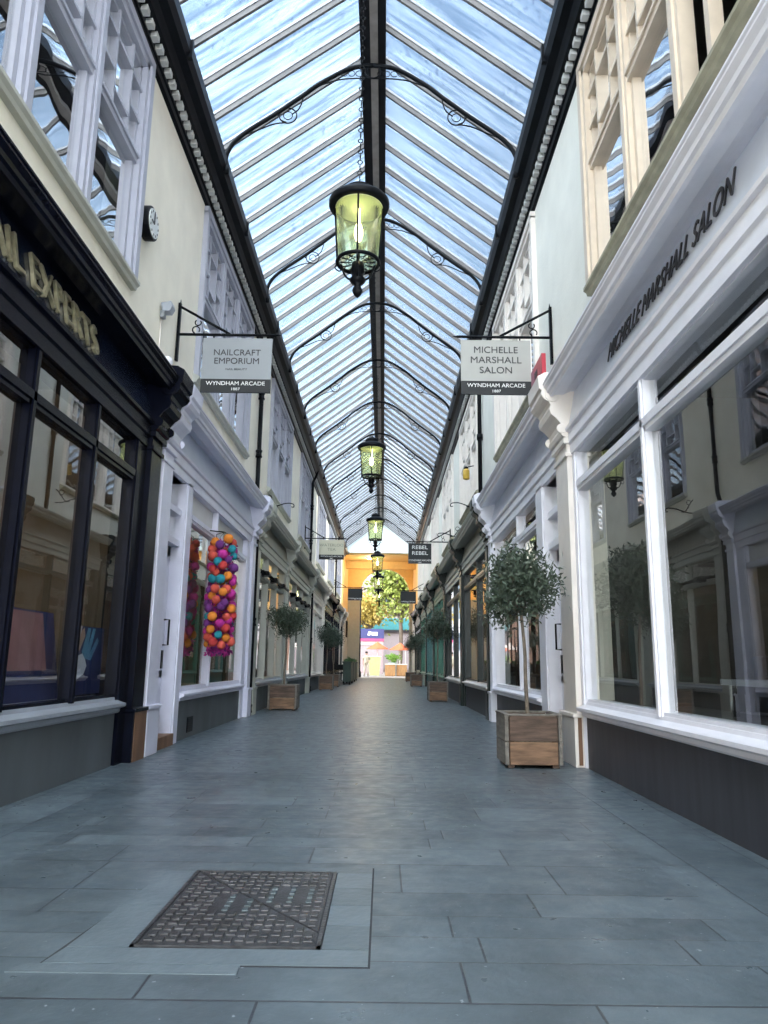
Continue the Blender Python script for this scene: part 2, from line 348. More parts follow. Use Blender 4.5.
# ------------------------------------------------------------------ upper walls with window openings
WINS = {-1: [(3.18, 6.45), (8.92, 12.4), (15.0, 18.4), (20.7, 24.1), (26.4, 29.8), (32.0, 35.4), (37.6, 41.0)],
        1: [(3.18, 6.45), (8.95, 12.4), (15.0, 18.4), (20.7, 24.1), (26.4, 29.8), (32.0, 35.4), (37.6, 41.0)]}
ZS, ZH = 4.47, 6.80
for side, nm, m in ((-1, 'wall_left', M['cream']), (1, 'wall_right', M['cream_r'])):
    w = MB(); y = -5
    for a, b in WINS[side]:
        bx(w, side, .17, .5, y, a, 3.55, 7.35)
        bx(w, side, .17, .5, a, b, 3.55, ZS); bx(w, side, .17, .5, a, b, ZH, 7.35)
        y = b
    bx(w, side, .17, .5, y, YEND, 3.55, 7.35)
    bx(w, side, .17, .5, -5, 1.05, 0, 3.55)
    struct(nm, w, m)
    # rooms behind: back wall, dividing floor, party walls
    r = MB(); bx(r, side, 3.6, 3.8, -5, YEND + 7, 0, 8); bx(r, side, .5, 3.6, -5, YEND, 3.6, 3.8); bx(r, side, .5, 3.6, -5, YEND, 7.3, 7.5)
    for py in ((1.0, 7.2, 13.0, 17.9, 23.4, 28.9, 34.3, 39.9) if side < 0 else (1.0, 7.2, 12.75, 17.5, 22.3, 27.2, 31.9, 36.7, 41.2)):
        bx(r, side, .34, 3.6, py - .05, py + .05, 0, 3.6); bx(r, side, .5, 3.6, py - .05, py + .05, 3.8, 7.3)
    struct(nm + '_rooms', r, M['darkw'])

# ------------------------------------------------------------------ upper windows
def upper_window(n, side, a, b, fm, open_lights=()):
    t = thing('window_%d' % n, None, None, (X(side, .2), a, ZS), kind='structure')
    f = MB()      # moulded architrave
    for z0, z1, ya, yb in ((ZS, ZH, a - .02, a + .10), (ZS, ZH, b - .10, b + .02), (ZH - .09, ZH + .06, a - .02, b + .02)):
        bx(f, side, .13, .26, ya, yb, z0, z1)
    for z0, z1, ya, yb in ((ZS, ZH, a - .05, a + .04), (ZS, ZH, b - .04, b + .05), (ZH - .02, ZH + .07, a - .05, b + .05)):
        bx(f, side, .105, .17, ya, yb, z0, z1)
    f.build('window_frame', fm, t)
    pr(MB(), side, [(.085, ZS - .02), (.085, ZS - .05), (.11, ZS - .07), (.12, ZS - .10), (.17, ZS - .10), (.3, ZS - .10), (.3, ZS + .02), (.17, ZS + .02)], a - .07, b + .07).build('window_sill', M['stone'] if side < 0 else M['sillr'], t)
    k = 3; w = (b - a - .2) / k; zt = 5.66
    for i in range(1, k):
        yy = a + .1 + w * i
        q = MB(); bx(q, side, .145, .26, yy - .08, yy + .08, ZS, ZH - .05); bx(q, side, .125, .26, yy - .035, yy + .035, ZS, ZH - .05)
        q.build('mullion', fm, t)
    for i in range(k):
        ya = a + .1 + w * i + (.08 if i else 0); yb = a + .1 + w * (i + 1) - (.08 if i < k - 1 else 0)
        if i in open_lights:
            q = MB(); bx(q, side, .16, .25, ya, yb, zt - .03, zt + .03); bx(q, side, .16, .25, (ya + yb) / 2 + .08, (ya + yb) / 2 + .14, ZS, zt); q.build('sash', fm, t)
            continue
        s = MB()
        bx(s, side, .155, .25, ya, yb, zt - .045, zt + .05); bx(s, side, .135, .2, ya, yb, zt + .01, zt + .04)
        for z0, z1, y0, y1 in ((ZS, zt, ya, ya + .05), (ZS, zt, yb - .05, yb), (ZS, ZS + .07, ya, yb), (zt, ZH, ya, ya + .04), (zt, ZH, yb - .04, yb), (ZH - .13, ZH - .05, ya, yb)):
            bx(s, side, .185, .25, y0, y1, z0, z1)
        # little arts-and-crafts glazing bars in the top light
        h = ZH - .1 - zt
        for fr in (.30, .70):
            yy = ya + (yb - ya) * fr; bx(s, side, .165, .24, yy - .016, yy + .016, zt, ZH - .1)
        bx(s, side, .165, .24, ya, yb, zt + h * .72, zt + h * .72 + .032)
        bx(s, side, .165, .24, ya, ya + (yb - ya) * .3, zt + h * .38, zt + h * .38 + .032)
        bx(s, side, .165, .24, ya + (yb - ya) * .7, yb, zt + h * .38, zt + h * .38 + .032)
        bx(s, side, .165, .24, ya + (yb - ya) * .3, ya + (yb - ya) * .7, zt + h * .22, zt + h * .22 + .032)
        s.build('sash', fm, t)
        g = MB(); bx(g, side, .222, .228, ya, yb, ZS, ZH - .06); g.build('pane', M['upane'], t)
M['sillr'] = mat('mossy_sill', (.30, .28, .20), .7, var=.2)
n = 1
for i, (a, b) in enumerate(WINS[-1]): upper_window(n, -1, a, b, M['grey']); n += 1
for i, (a, b) in enumerate(WINS[1]): upper_window(n, 1, a, b, M['beige'] if i == 0 else M['whitew'], open_lights=(0,) if i == 0 else ()); n += 1

# ------------------------------------------------------------------ eaves cornice and gutter
for side, nm in ((-1, 'trim_1'), (1, 'trim_2')):
    g = MB(); g.cur = 0
    prof = [(.18, 6.88), (.13, 6.90), (.12, 6.95), (.10, 6.96), (.10, 7.04), (.0, 7.05), (-.02, 7.08), (-.05, 7.12), (-.13, 7.15), (-.17, 7.22), (-.17, 7.36), (-.14, 7.38), (.2, 7.40)]
    pr(g, side, prof, -4, YEND)
    g.cur = 1; y = -3.97
    while y < YEND - .1:
        bx(g, side, .035, .105, y, y + .082, 6.985, 7.048); y += .155
    g.cur = 0
    y = -3.2
    while y < YEND: bx(g, side, -.19, -.10, y, y + .05, 7.16, 7.38); y += 3.3      # gutter joints
    struct(nm, g, [M['iron'], M['dentil']])

# ------------------------------------------------------------------ glass roof
RX = -.235; RZ = 9.17
for side, nm in ((-1, 'ceiling_left'), (1, 'ceiling_right')):
    r = MB()
    xs, zs = X(side, .18), 7.46
    dx, dz = RX - xs, RZ - zs; Ln = math.hypot(dx, dz); nx, nz = -dz / Ln * (1 if side < 0 else -1), dx / Ln * (1 if side < 0 else -1)
    r.prismy([(xs, zs), (RX, RZ), (RX + nx * .008, RZ + nz * .008), (xs + nx * .008, zs + nz * .008)], -4, YEND)
    struct(nm, r, M['roof'])
    b = MB(); y = 9.26 - .56 * 24
    while y < YEND:
        for w, e0, e1, c in ((.028, -.075, -.002, 0), (.048, -.012, .02, 1)):
            b.cur = c
            b.prismy([(xs + nx * e0, zs + nz * e0), (RX + nx * e0, RZ + nz * e0), (RX + nx * e1, RZ + nz * e1), (xs + nx * e1, zs + nz * e1)], y - w / 2 - .004, y + w / 2 + .004)
        y += .56
    # eaves and mid purlins
    struct('trim_3' if side < 0 else 'trim_4', b, [M['bar'], M['barcap']])
rb = MB(); rb.box(RX - .17, RX + .17, -4, YEND, 8.90, 9.22); rb.cur = 1; rb.box(RX - .035, RX + .065, -4, YEND, 8.84, 8.95)
struct('trim_5', rb, [M['ridge'], M['ridgeg']])

# ------------------------------------------------------------------ iron arches
def sm(pts, n=6):
    out = []; P = [Vector(p) for p in pts]
    for i in range(len(P) - 1):
        p0, p1, p2, p3 = P[max(i - 1, 0)], P[i], P[i + 1], P[min(i + 2, len(P) - 1)]
        for k in range(n):
            t = k / n
            out.append(.5 * ((2 * p1) + (-p0 + p2) * t + (2 * p0 - 5 * p1 + 4 * p2 - p3) * t * t + (-p0 + 3 * p1 - 3 * p2 + p3) * t ** 3))
    out.append(P[-1]); return out
def make_arch(y):
    t = thing('iron_roof_arch', '', 'arch', (RX, y, 7.3), 'iron arches under the glass roof')
    half = [(-2.12, 7.2), (-2.14, 7.34), (-2.09, 7.51), (-1.99, 7.65), (-1.83, 7.79), (-1.64, 7.93), (-1.48, 8.05), (-1.32, 8.18), (-1.16, 8.31), (-1.0, 8.45), (-.83, 8.57), (-.64, 8.69), (-.47, 8.76), (RX, 8.79)]
    for sgn in (-1, 1):
        f = lambda p: (p[0] if sgn < 0 else 2 * RX - p[0], y, p[1])
        MB().tube(sm([f(p) for p in half], 4), .030, 8).build('rib', M['iron'], t)
        s = MB()
        s.tube(sm([f(p) for p in [(-2.0, 7.62), (-1.91, 7.70), (-1.75, 7.77), (-1.56, 7.86), (-1.42, 7.89), (-1.34, 7.885)]], 4), .009, 6)
        s.ring(f((-1.35, 8.0)), .115, .009, 'y', 20)
        s.tube(sm([f(p) for p in [(-1.16, 8.28), (-1.18, 8.18), (-1.22, 8.09), (-1.3, 8.02)]], 4), .009, 6)
        s.tube(sm([f(p) for p in [(-1.51, 8.02), (-1.47, 7.99), (-1.44, 7.93), (-1.37, 7.9)]], 4), .009, 6)
        s.ring(f((-1.35, 8.0)), .06, .006, 'y', 14)
        s.tube(sm([f(p) for p in [(-1.0, 8.44), (-.89, 8.49), (-.69, 8.56), (-.47, 8.585), (RX, 8.585)]], 4), .009, 6)
        for xx in (-.62, -.52, -.42, -.34): s.ring(f((xx, 8.66)), .045, .005, 'y', 10)
        s.build('scrollwork', M['iron'], t)
        pl = MB(); pl.tube([f((-2.12, 7.12)), f((-2.12, 7.24))], .035, 8); pl.build('foot_bracket', M['iron'], t)
    MB().ring((RX, y, 8.69), .10, .012, 'y', 24).build('centre_ring', M['iron'], t)
    return t
AY = [8.55, 12.05, 15.25, 18.4, 21.6, 24.8, 28.0, 31.2, 34.4, 37.3, 40.2]
names = ['nearest', 'second from the camera', 'third from the camera', 'fourth from the camera', 'fifth from the camera', 'sixth from the camera', 'seventh from the camera', 'eighth from the camera', 'ninth from the camera', 'tenth from the camera', 'farthest, by the gable']
arch = make_arch(AY[0])
for i, y in enumerate(AY):
    lb = 'curved black iron arch with scrollwork under the glass roof, ' + names[i]
    if i == 0: arch['label'] = lb
    else: dup(arch, None, (RX, y, 7.3), lb)

# ------------------------------------------------------------------ hanging lanterns
def make_lantern(y):
    cx = -.25; z = 4.71
    t = thing('hanging_lantern', '', 'lantern', (cx, y, z), 'lanterns hanging along the arcade')
    c = (cx, y, z)
    MB().lathe(c, [(.20, -.045), (.245, -.05), (.256, -.03), (.256, .0), (.24, .02), (.20, .04), (.15, .06), (.12, .075), (.115, .10), (.125, .12), (.10, .14), (.05, .165), (.018, .19), (.0, .20)], 36).build('cap', M['iron'], t)
    MB().lathe(c, [(.196, -.05), (.165, -.55), (.163, -.55), (.194, -.05)], 40).build('lamp_glass', M['lglass'], t, recalc=False)
    MB().lathe(c, [(.0, -.056), (.20, -.052), (.20, -.046), (.0, -.046)], 32).build('reflector', M['opal'], t)
    f = MB()
    for k in range(4):
        a = PI / 2 * k + PI / 2
        p = lambda r, zz: (cx + r * math.cos(a), y + r * math.sin(a), z + zz)
        f.tube([p(.202, -.05), p(.172, -.55)], .009, 6)
        f.tube(sm([p(.172, -.56), p(.19, -.60), p(.15, -.63), p(.13, -.60)], 4), .006, 5)
        f.tube(sm([p(.14, -.57), p(.11, -.66), p(.07, -.70), p(.03, -.69)], 5), .009, 6)
    f.ring((cx, y, z - .55), .172, .016, 'z', 32, 8)
    for k in range(12):
        a = 2 * PI * k / 12
        f.tube([(cx + .05 * math.cos(a), y + .05 * math.sin(a), z - .55), (cx + .165 * math.cos(a), y + .165 * math.sin(a), z - .55)], .004, 5)
        f.ring((cx + .125 * math.cos(a + .26), y + .125 * math.sin(a + .26), z - .55), .028, .003, 'z', 10, 5)
    f.ring((cx, y, z - .55), .08, .004, 'z', 20, 5)
    f.build('cage', M['iron'], t)
    MB().lathe(c, [(.0, -.55), (.05, -.56), (.06, -.64), (.045, -.68), (.07, -.71), (.05, -.74), (.025, -.76), (.04, -.79), (.045, -.81), (.03, -.84), (.012, -.86), (.0, -.87)], 16).build('finial', M['iron'], t)
    MB().lathe(c, [(.0, -.36), (.02, -.35), (.036, -.30), (.036, -.25), (.02, -.2), (.012, -.18), (.012, -.04), (.0, -.04)], 16).build('bulb', M['bulb'], t)
    ch = MB(); zz = z + .2; i = 0
    while zz < 8.86:
        ch.ring((cx, y, zz + .035), .02, .005, 'y' if i % 2 else 'x', 8, 4); zz += .052 if i >= 0 else 0; i += 1
    ch.build('chain', M['iron'], t)
    l = bpy.data.lights.new('lantern_bulb_light', 'POINT'); l.energy = 4; l.color = (1, .86, .5); l.shadow_soft_size = .04
    lo = bpy.data.objects.new('lantern_bulb_light', l); C.objects.link(lo); lo.parent = t; lo.location = (0, 0, -.30)
    return t
LY = [5.6, 12.75, 19.6, 26.4, 33.0, 39.4]
lan = make_lantern(LY[0])
ln = ['nearest and largest', 'second from the camera', 'third from the camera', 'fourth from the camera', 'fifth from the camera', 'farthest and smallest']
for i, y in enumerate(LY):
    lb = 'lit black lantern on a chain below the ridge, ' + ln[i]
    if i == 0: lan['label'] = lb
    else: dup(lan, None, (-.25, y, 4.71), lb)

# ------------------------------------------------------------------ shopfronts
def shop(side, y0, y1, label, fm, pm=None, stall=None, fascia=None, win=None, mulls=(), door=None, far=(None, None), near=None, upper='glass', sill=None,
         corn=None, tz=2.60, head=2.98, oak=False, blind=None, arch_m=None):
    pm = pm or fm; corn = corn or fm; fascia = fascia or fm; sill = sill or fm; stall = stall or M['stallL']; arch_m = arch_m or fm
    t = thing('shopfront', label, 'shopfront', (X(side, 0), y0, 0), 'shopfronts along the left side' if side < 0 else 'shopfronts along the right side')
    def pil(a, b, m):
        p = MB(); bx(p, side, .0, .30, a, b, .47, 3.12)
        bx(p, side, -.015, .02, a + .05, b - .05, .6, 2.98) if False else None
        bx(p, side, -.03, .30, a - .025, b + .025, .0, .44); bx(p, side, -.045, .30, a - .04, b + .04, .44, .475)
        bx(p, side, -.02, .30, a - .02, b + .02, 2.93, 2.97); bx(p, side, -.035, .30, a - .03, b + .03, 3.06, 3.12)
        p.build('pilaster', m, t, bevel=.006)
        k = MB()
        prof = [(.2, 3.12), (-.01, 3.12), (-.05, 3.14), (-.065, 3.18), (-.05, 3.22), (-.06, 3.27), (-.10, 3.32), (-.15, 3.36), (-.165, 3.41), (-.15, 3.455), (-.165, 3.49), (-.215, 3.52), (-.24, 3.56), (-.235, 3.61), (-.26, 3.63), (-.27, 3.76), (-.20, 3.80), (.2, 3.82)]
        pr(k, side, prof, a - .03, b + .03)
        # raised volutes at the sides
        for yy in (a - .04, b + .015):
            cxk = X(side, -.07)
            k.lathe((0, 0, 0), [(.0, 0)], 3) if False else None
            pr(k, side, [(-.02 + .05 * math.cos(q * PI / 6) - .03, 3.21 + .05 * math.sin(q * PI / 6)) for q in range(12)], yy, yy + .025)
            pr(k, side, [(-.10 + .075 * math.cos(q * PI / 6) - .03, 3.56 + .075 * math.sin(q * PI / 6)) for q in range(12)], yy, yy + .025)
        k.build('console', m, t, bevel=.005)
    ins = []
    if far[0] is not None: pil(far[0], far[1], pm)
    if near: pil(near[0], near[1], pm)
    a = near[1] if near else y0; b = far[0] if far[0] is not None else y1
    # entablature
    e = MB(); pr(e, side, [(.30, 3.2), (.015, 3.2), (.095, 3.62), (.30, 3.62)], a, b); e.build('fascia', fascia, t)
    e = MB(); pr(e, side, [(.30, head - .03), (.035, head - .03), (.035, head + .07), (.015, head + .085), (.015, head + .19), (-.012, head + .20), (-.018, 3.205), (.0, 3.215), (.30, 3.215)], a, b); e.build('architrave', arch_m, t)
    e = MB(); pr(e, side, [(.28, 3.60), (.06, 3.60), (.03, 3.59), (-.02, 3.565), (-.12, 3.555), (-.125, 3.54), (-.155, 3.54), (-.165, 3.57), (-.185, 3.58), (-.19, 3.61), (-.215, 3.64), (-.215, 3.655), (-.225, 3.665), (-.225, 3.68), (.17, 3.74), (.28, 3.74)], a, b)
    e.build('cornice', corn, t)
    # window
    wa, wb = win
    s = MB(); bx(s, side, .07, .28, wa - .08, wb + .05, 0, .455); s.build('stallriser', stall, t)
    s = MB(); pr(s, side, [(.28, .45), (.045, .45), (.03, .465), (.03, .49), (.0, .50), (-.02, .51), (-.02, .535), (.02, .545), (.06, .56), (.065, .585), (.10, .60), (.28, .60)], wa - .1, wb + .06); s.build('window_sill', sill, t)
    f = MB()
    for ya, yb in ((wa - .09, wa), (wb, wb + .09)): bx(f, side, .06, .16, ya, yb, .56, head); bx(f, side, .045, .15, ya + .03, yb - .03, .56, head)
    bx(f, side, .07, .16, wa, wb, .56, .61); bx(f, side, .07, .16, wa, wb, head - .04, head + .02)
    if b - wb > .12: bx(f, side, .05, .27, wb + .08, b, 0, head)
    f.build('window_frame', fm, t)
    f = MB(); bx(f, side, .06, .15, wa, wb, tz - .045, tz + .045); bx(f, side, .045, .1, wa, wb, tz - .01, tz + .05); f.build('transom', fm, t)
    ys = [wa] + list(mulls) + [wb]
    for yy in mulls:
        q = MB(); bx(q, side, .06, .15, yy - .04, yy + .04, .58, head); bx(q, side, .045, .1, yy - .02, yy + .02, .58, head); q.build('mullion', fm, t)
    for i in range(len(ys) - 1):
        ya = ys[i] + (.04 if i else 0); yb = ys[i + 1] - (.04 if i < len(ys) - 2 else 0)
        p = MB(); bx(p, side, .110, .116, ya, yb, .6, tz - .04); p.build('pane', M['pane'], t)
        if upper == 'glass':
            p = MB(); bx(p, side, .110, .116, ya, yb, tz + .04, head - .02); p.build('pane', M['pane'], t)
        else:
            p = MB(); bx(p, side, .12, .16, ya, yb, tz + .04, head); p.build('upper_panel', M['panelp'], t)
    if blind:
        p = MB(); bx(p, side, .20, .22, wa + .03, wb - .03, .62, head - .05)
        p.build('blind', blind, t)
    f = MB(); bx(f, side, .28, 1.0, wa, wb, .50, .56); f.build('display_shelf', M['oak'] if side < 0 else M['darkw'], t)
    if door:
        da, db = door
        f = MB()
        pz = db if abs(db - wa) < .6 else None
        bx(f, side, .05, .27, db, wa - .08, 0, head); bx(f, side, .035, .12, db + .03, wa - .11, .0, head)
        bx(f, side, .09, .24, da, db, 2.20, 2.27); bx(f, side, .09, .24, da, db, 2.56, 2.63); bx(f, side, .09, .24, da, db, head - .03, head + .02)
        f.build('door_frame', fm, t)
        for z0, z1 in ((2.27, 2.56), (2.63, head - .03)):
            p = MB(); bx(p, side, .15, .156, da, db, z0, z1); p.build('pane', M['pane'], t)
        d = MB()
        bx(d, side, .19, .235, da, da + .10, .12, 2.2); bx(d, side, .19, .235, db - .12, db, .12, 2.2); bx(d, side, .19, .235, da, db, 2.08, 2.2); bx(d, side, .19, .235, da, db, .12, .34)
        bx(d, side, .20, .225, da + .1, db - .12, .34, .72); bx(d, side, .19, .235, da, db, .72, .80)
        do = d.build('door', fm, t)
        g = MB(); bx(g, side, .208, .214, da + .10, db - .12, .8, 2.08); g.build('pane', M['pane'], do)
        h = MB(); yy = db - .06; xx = X(side, .13)
        h.tube([(X(side, .19), yy, 1.08), (xx, yy, 1.08), (xx, yy, 1.36), (X(side, .19), yy, 1.36)], .011, 6); bx(h, side, .18, .192, yy - .03, yy + .03, .82, 1.02)
        h.build('handle', M['iron'], do)
        st = MB(); bx(st, side, .02, .30, da - .02, db + .02, 0, .12); st.build('doorstep', M['oak'], t)
    return t
M['panelp'] = mat('pale_lilac_panel', (.62, .62, .64), .45, var=.04)
M['goldl'] = M['gold']

L1 = shop(-1, 1.1, 7.31, 'black shopfront with gold lettering and slate base, nearest on the left', M['black'], win=(1.6, 6.70), mulls=(2.55, 3.6, 4.68, 5.76), far=(6.99, 7.31), stall=M['stallL'], fascia=M['gloss'], sill=M['sillm'])
text('NAIL EXPERTS', .36, (X(-1, .035), 5.56, 3.385), ROT_L @ TILT, M['gold'], L1, ext=.012, sx=.80, align='RIGHT', space=1.05)
p = MB(); bx(p, -1, -.035, -.03, 7.0, 7.33, 0, .44); p.build('worn_edge', M['oak'], L1)
L2 = shop(-1, 7.37, 13.1, 'lilac shopfront with a narrow door, pale upper panels and pompom window, second on the left', M['lilac'], win=(8.82, 12.45), mulls=(10.2,), door=(7.76, 8.50), near=(7.41, 7.74), far=(12.8, 13.08), upper='panel', fascia=M['gfascia'])
vg = MB()
for k in range(6): bx(vg, -1, .06, .07, 9.28, 9.52, .08 + k * .025, .095 + k * .025)
bx(vg, -1, .064, .07, 9.26, 9.54, .06, .24); vg.build('vent_grille', M['iron'], L2)
L3 = shop(-1, 13.3, 18.0, 'greenish grey shopfront behind the first left olive tree, third on the left', M['stone'], win=(13.75, 17.3), mulls=(14.9, 16.1), near=(13.33, 13.62), far=(17.70, 17.94), tz=2.5, fascia=M['greyboard'], sill=M['sillm'])
L4 = shop(-1, 18.0, 23.5, 'greenish grey shopfront below the cream hanging sign, fourth on the left', M['stone'], win=(18.3, 23.0), mulls=(19.8, 21.4), far=(23.15, 23.44), tz=2.5, fascia=M['greyboard'], sill=M['sillm'])
L5 = shop(-1, 23.72, 29.0, 'pale cream shopfront behind the second left planter, fifth on the left', M['whitew'], win=(24.1, 28.3), mulls=(25.2, 26.8), far=(28.65, 28.94), fascia=M['greyboard'])
L6 = shop(-1, 29.0, 34.4, 'black shopfront of the cafe behind the green planters, sixth on the left', M['black'], win=(29.3, 33.9), mulls=(31, 32.4), far=(34.05, 34.34), fascia=M['greyboard'])
L7 = shop(-1, 34.4, 40.0, 'dark shopfront with cream consoles, seventh on the left', M['black'], pm=M['whitew'], win=(34.7, 39.5), mulls=(36.2, 37.8), far=(39.65, 39.94))
L8 = shop(-1, 40.0, 43.0, 'short dark shopfront at the far left end by the yellow arch', M['dgreen'], pm=M['whitew'], win=(40.3, 42.5), mulls=(41.4,), far=(42.7, 42.98))

R1 = shop(1, 1.1, 7.6, 'white salon shopfront with wide panes over a charcoal base, nearest on the right', M['white'], pm=M['whitew'], stall=M['stallR'], win=(1.6, 6.92), mulls=(3.2, 5.10), far=(7.05, 7.52), fascia=M['gfascia'])
text('MICHELLE MARSHALL SALON', .25, (X(1, .048), 4.62, 3.44), ROT_R @ TILT, M['ink'], R1, ext=.005, sx=.66, space=1.05)
p = MB(); p.box(X(1, .0), X(1, .035), 7.015, 7.022, 0.02, .44); p.build('worn_edge', M['oak'], R1)
R2 = shop(1, 7.58, 12.9, 'white shopfront with a near side door behind the large olive tree, second on the right', M['white'], stall=M['stallR'], win=(8.85, 12.35), mulls=(10.15,), door=(7.60, 8.40), far=(12.42, 12.66), fascia=M['gfascia'])
R3 = shop(1, 12.78, 17.6, 'dark green shopfront with brown blinds, third on the right', M['dgreen'], stall=M['stallR'], win=(13.15, 16.95), mulls=(14.7,), near=(12.82, 13.05), far=(17.2, 17.55), fascia=M['greyboard'], blind=M['brown'], corn=M['stone'], sill=M['whitew'], arch_m=M['stone'])
R4 = shop(1, 17.6, 22.4, 'dark green shopfront with brown blinds behind the second right planter, fourth on the right', M['dgreen'], stall=M['stallR'], win=(17.8, 21.7), mulls=(19.6,), far=(22.0, 22.35), fascia=M['greyboard'], corn=M['stone'], sill=M['whitew'], blind=M['brown'], arch_m=M['stone'])
R5 = shop(1, 22.4, 27.3, 'green painted shopfront, fifth on the right', M['green'], pm=M['dgreen'], win=(22.6, 26.7), mulls=(23.9, 25.3), far=(26.95, 27.24), fascia=M['greyboard'], corn=M['stone'], stall=M['green'])
R6 = shop(1, 27.3, 32.0, 'teal green shopfront, sixth on the right', M['teal'], pm=M['dgreen'], win=(27.6, 31.4), mulls=(28.9, 30.2), far=(31.65, 31.94), fascia=M['greyboard'], corn=M['stone'], stall=M['teal'])
R7 = shop(1, 32.0, 36.8, 'green shopfront with black consoles, seventh on the right', M['green'], pm=M['dgreen'], win=(32.2, 36.2), mulls=(33.5, 34.9), far=(36.45, 36.74), fascia=M['greyboard'], corn=M['stone'], stall=M['green'])
R8 = shop(1, 36.8, 43.0, 'dark shopfront at the far right end by the yellow arch', M['dgreen'], win=(37.1, 42.2), mulls=(38.8, 40.5), far=(42.6, 42.98), fascia=M['greyboard'])

# ------------------------------------------------------------------ drain pipes
def pipe(side, y, label, dlow=-.02, z_top=7.1, z0=0, low_y=None):
    t = thing('drainpipe', label, 'drainpipe', (X(side, dlow), y, z0))
    ly = low_y or y
    pts = ([(X(side, dlow), ly, z0), (X(side, dlow), ly, 3.55), (X(side, dlow + .02), ly, 3.8)] if z0 < 1 else [(X(side, .10), y, z0)]) + [(X(side, .10), y, 4.1), (X(side, .10), y, z_top - .35), (X(side, 0), y, z_top - .15), (X(side, -.06), y, z_top + .05)]
    MB().tube(pts, .042, 10).build('pipe', M['iron'], t)
    c = MB()
    for zz in (.12, 1.6, 4.75, 5.9):
        if zz < z0: continue
        xx = X(side, dlow if zz < 3 else .10); yy = ly if zz < 3 else y
        c.lathe((xx, yy, zz), [(.042, -.07), (.062, -.07), (.062, -.04), (.052, -.03), (.052, .03), (.062, .04), (.062, .07), (.042, .07)], 12)
        c.box(xx - .02, xx + .02, yy - .09, yy + .09, zz - .02, zz + .02)
    c.build('collar', M['iron'], t); return t
pipe(-1, 13.45, 'black drainpipe between the lilac and grey shopfronts on the left', dlow=.02, low_y=13.2)
pipe(-1, 23.75, 'black drainpipe with a swan neck beside the cream hanging sign', dlow=.0, low_y=23.62)
pipe(-1, 36.5, 'thin black drainpipe behind the cream hanging sign, farthest on the left', dlow=.0, z0=3.82)
t = thing('drainpipe', 'black drainpipe on the right wall below the salon hanging sign', 'drainpipe', (X(1, .1), 14.3, 3.8))
MB().tube([(X(1, .10), 14.3, 3.82), (X(1, .10), 14.3, 6.8), (X(1, 0), 14.3, 6.95), (X(1, -.08), 14.3, 7.15)], .042, 10).build('pipe', M['iron'], t)
MB().lathe((X(1, .10), 14.3, 5.4), [(.042, -.06), (.06, -.06), (.06, .06), (.042, .06)], 12).build('collar', M['iron'], t)

# ------------------------------------------------------------------ hanging signs
def sign(side, y, label, bm, body, inkm, xin, xout, ztop, lines, h=.67, rodx=None, group='hanging shop signs', bottom=True, bracket=True, size=.1):
    wx = X(side, .165); t = thing('hanging_sign', label, 'sign', (wx, y, ztop), group)
    s = 1 if side < 0 else -1
    b = MB()
    b.box(wx - .0, wx + s * .03, y - .022, y + .022, ztop - .30, ztop + .42)
    b.tube([(wx + s * .02, y, ztop + .40), (wx + s * .02, y, ztop + .47)], [.012, .002], 6)
    xr = xout + s * .04
    b.tube([(wx, y, ztop + .03), (xr, y, ztop + .03)], .017, 8)
    b.tube([(xr, y, ztop + .03), (xr + s * .06, y, ztop + .03)], [.014, .002], 6)
    b.tube([(wx + s * .02, y, ztop + .38), (wx + s * .62, y, ztop + .04)], .016, 8)
    b.ring((wx + s * .22, y, ztop + .09), .042, .008, 'y', 14, 5, arc=(-.6, 4.4)); b.ring((wx + s * .24, y, ztop + .18), .035, .008, 'y', 14, 5, arc=(2.2, 7.0))
    for xx in (xin + s * .12, xout - s * .12): b.ring((xx, y, ztop + .0), .018, .005, 'x', 8, 4)
    b.build('bracket', M['iron'], t)
    x0, x1 = min(xin, xout), max(xin, xout)
    zb = ztop - h; zs = zb + h * .235
    MB().box(x0, x1, y - .012, y + .012, zs, ztop - .015).build('sign_board', body, t)
    MB().box(x0, x1, y - .014, y + .014, zb, zs).build('name_strip', bm, t)
    cx = (x0 + x1) / 2
    for txt, fr, sz, sx in lines:
        text(txt, sz, (cx, y - .0145, zs + (ztop - zs) * fr), ROT_FRONT, inkm, t, ext=.002, sx=sx)
    text('WYNDHAM ARCADE', .066, (cx, y - .0155, zb + h * .155), ROT_FRONT, M['inkw'], t, ext=.0015, sx=1.08)
    text('1887', .045, (cx, y - .0155, zb + h * .055), ROT_FRONT, M['inkw'], t, ext=.0015, sx=1.2)
    return t
sign(-1, 8.05, 'pale grey hanging sign reading NAILCRAFT EMPORIUM over the lilac shopfront', M['signb'], M['signg'], M['ink'], -2.14, -1.335, 4.61, [('NAILCRAFT', .62, .105, 1.0), ('EMPORIUM', .42, .105, 1.02), ('NAIL BEAUTY', .23, .034, 1.2)], h=.68)
sign(1, 8.17, 'off white hanging sign reading MICHELLE MARSHALL SALON by the red box', M['signb'], M['signw'], M['ink'], 1.69, .87, 4.68, [('MICHELLE', .73, .115, 1.03), ('MARSHALL', .49, .115, 1.08), ('SALON', .25, .115, 1.06)], h=.69)
sign(-1, 22.4, 'cream hanging sign reading WATERLOO TEA with a dark strip', M['signb'], M['signc'], M['greyink'] if 'greyink' in M else mat('grey_green_lettering', (.22, .24, .18), .5), -2.0, -1.24, 4.62, [('WATERLOO', .62, .12, 1.1), ('TEA', .34, .12, 1.2)], h=.62)
sign(1, 21.6, 'dark hanging sign with pale letters reading REBEL REBEL', M['ink'], M['signb'], M['inkw'], 1.38, .70, 4.42, [('REBEL', .70, .15, 1.2), ('REBEL', .34, .15, 1.2)], h=.62)
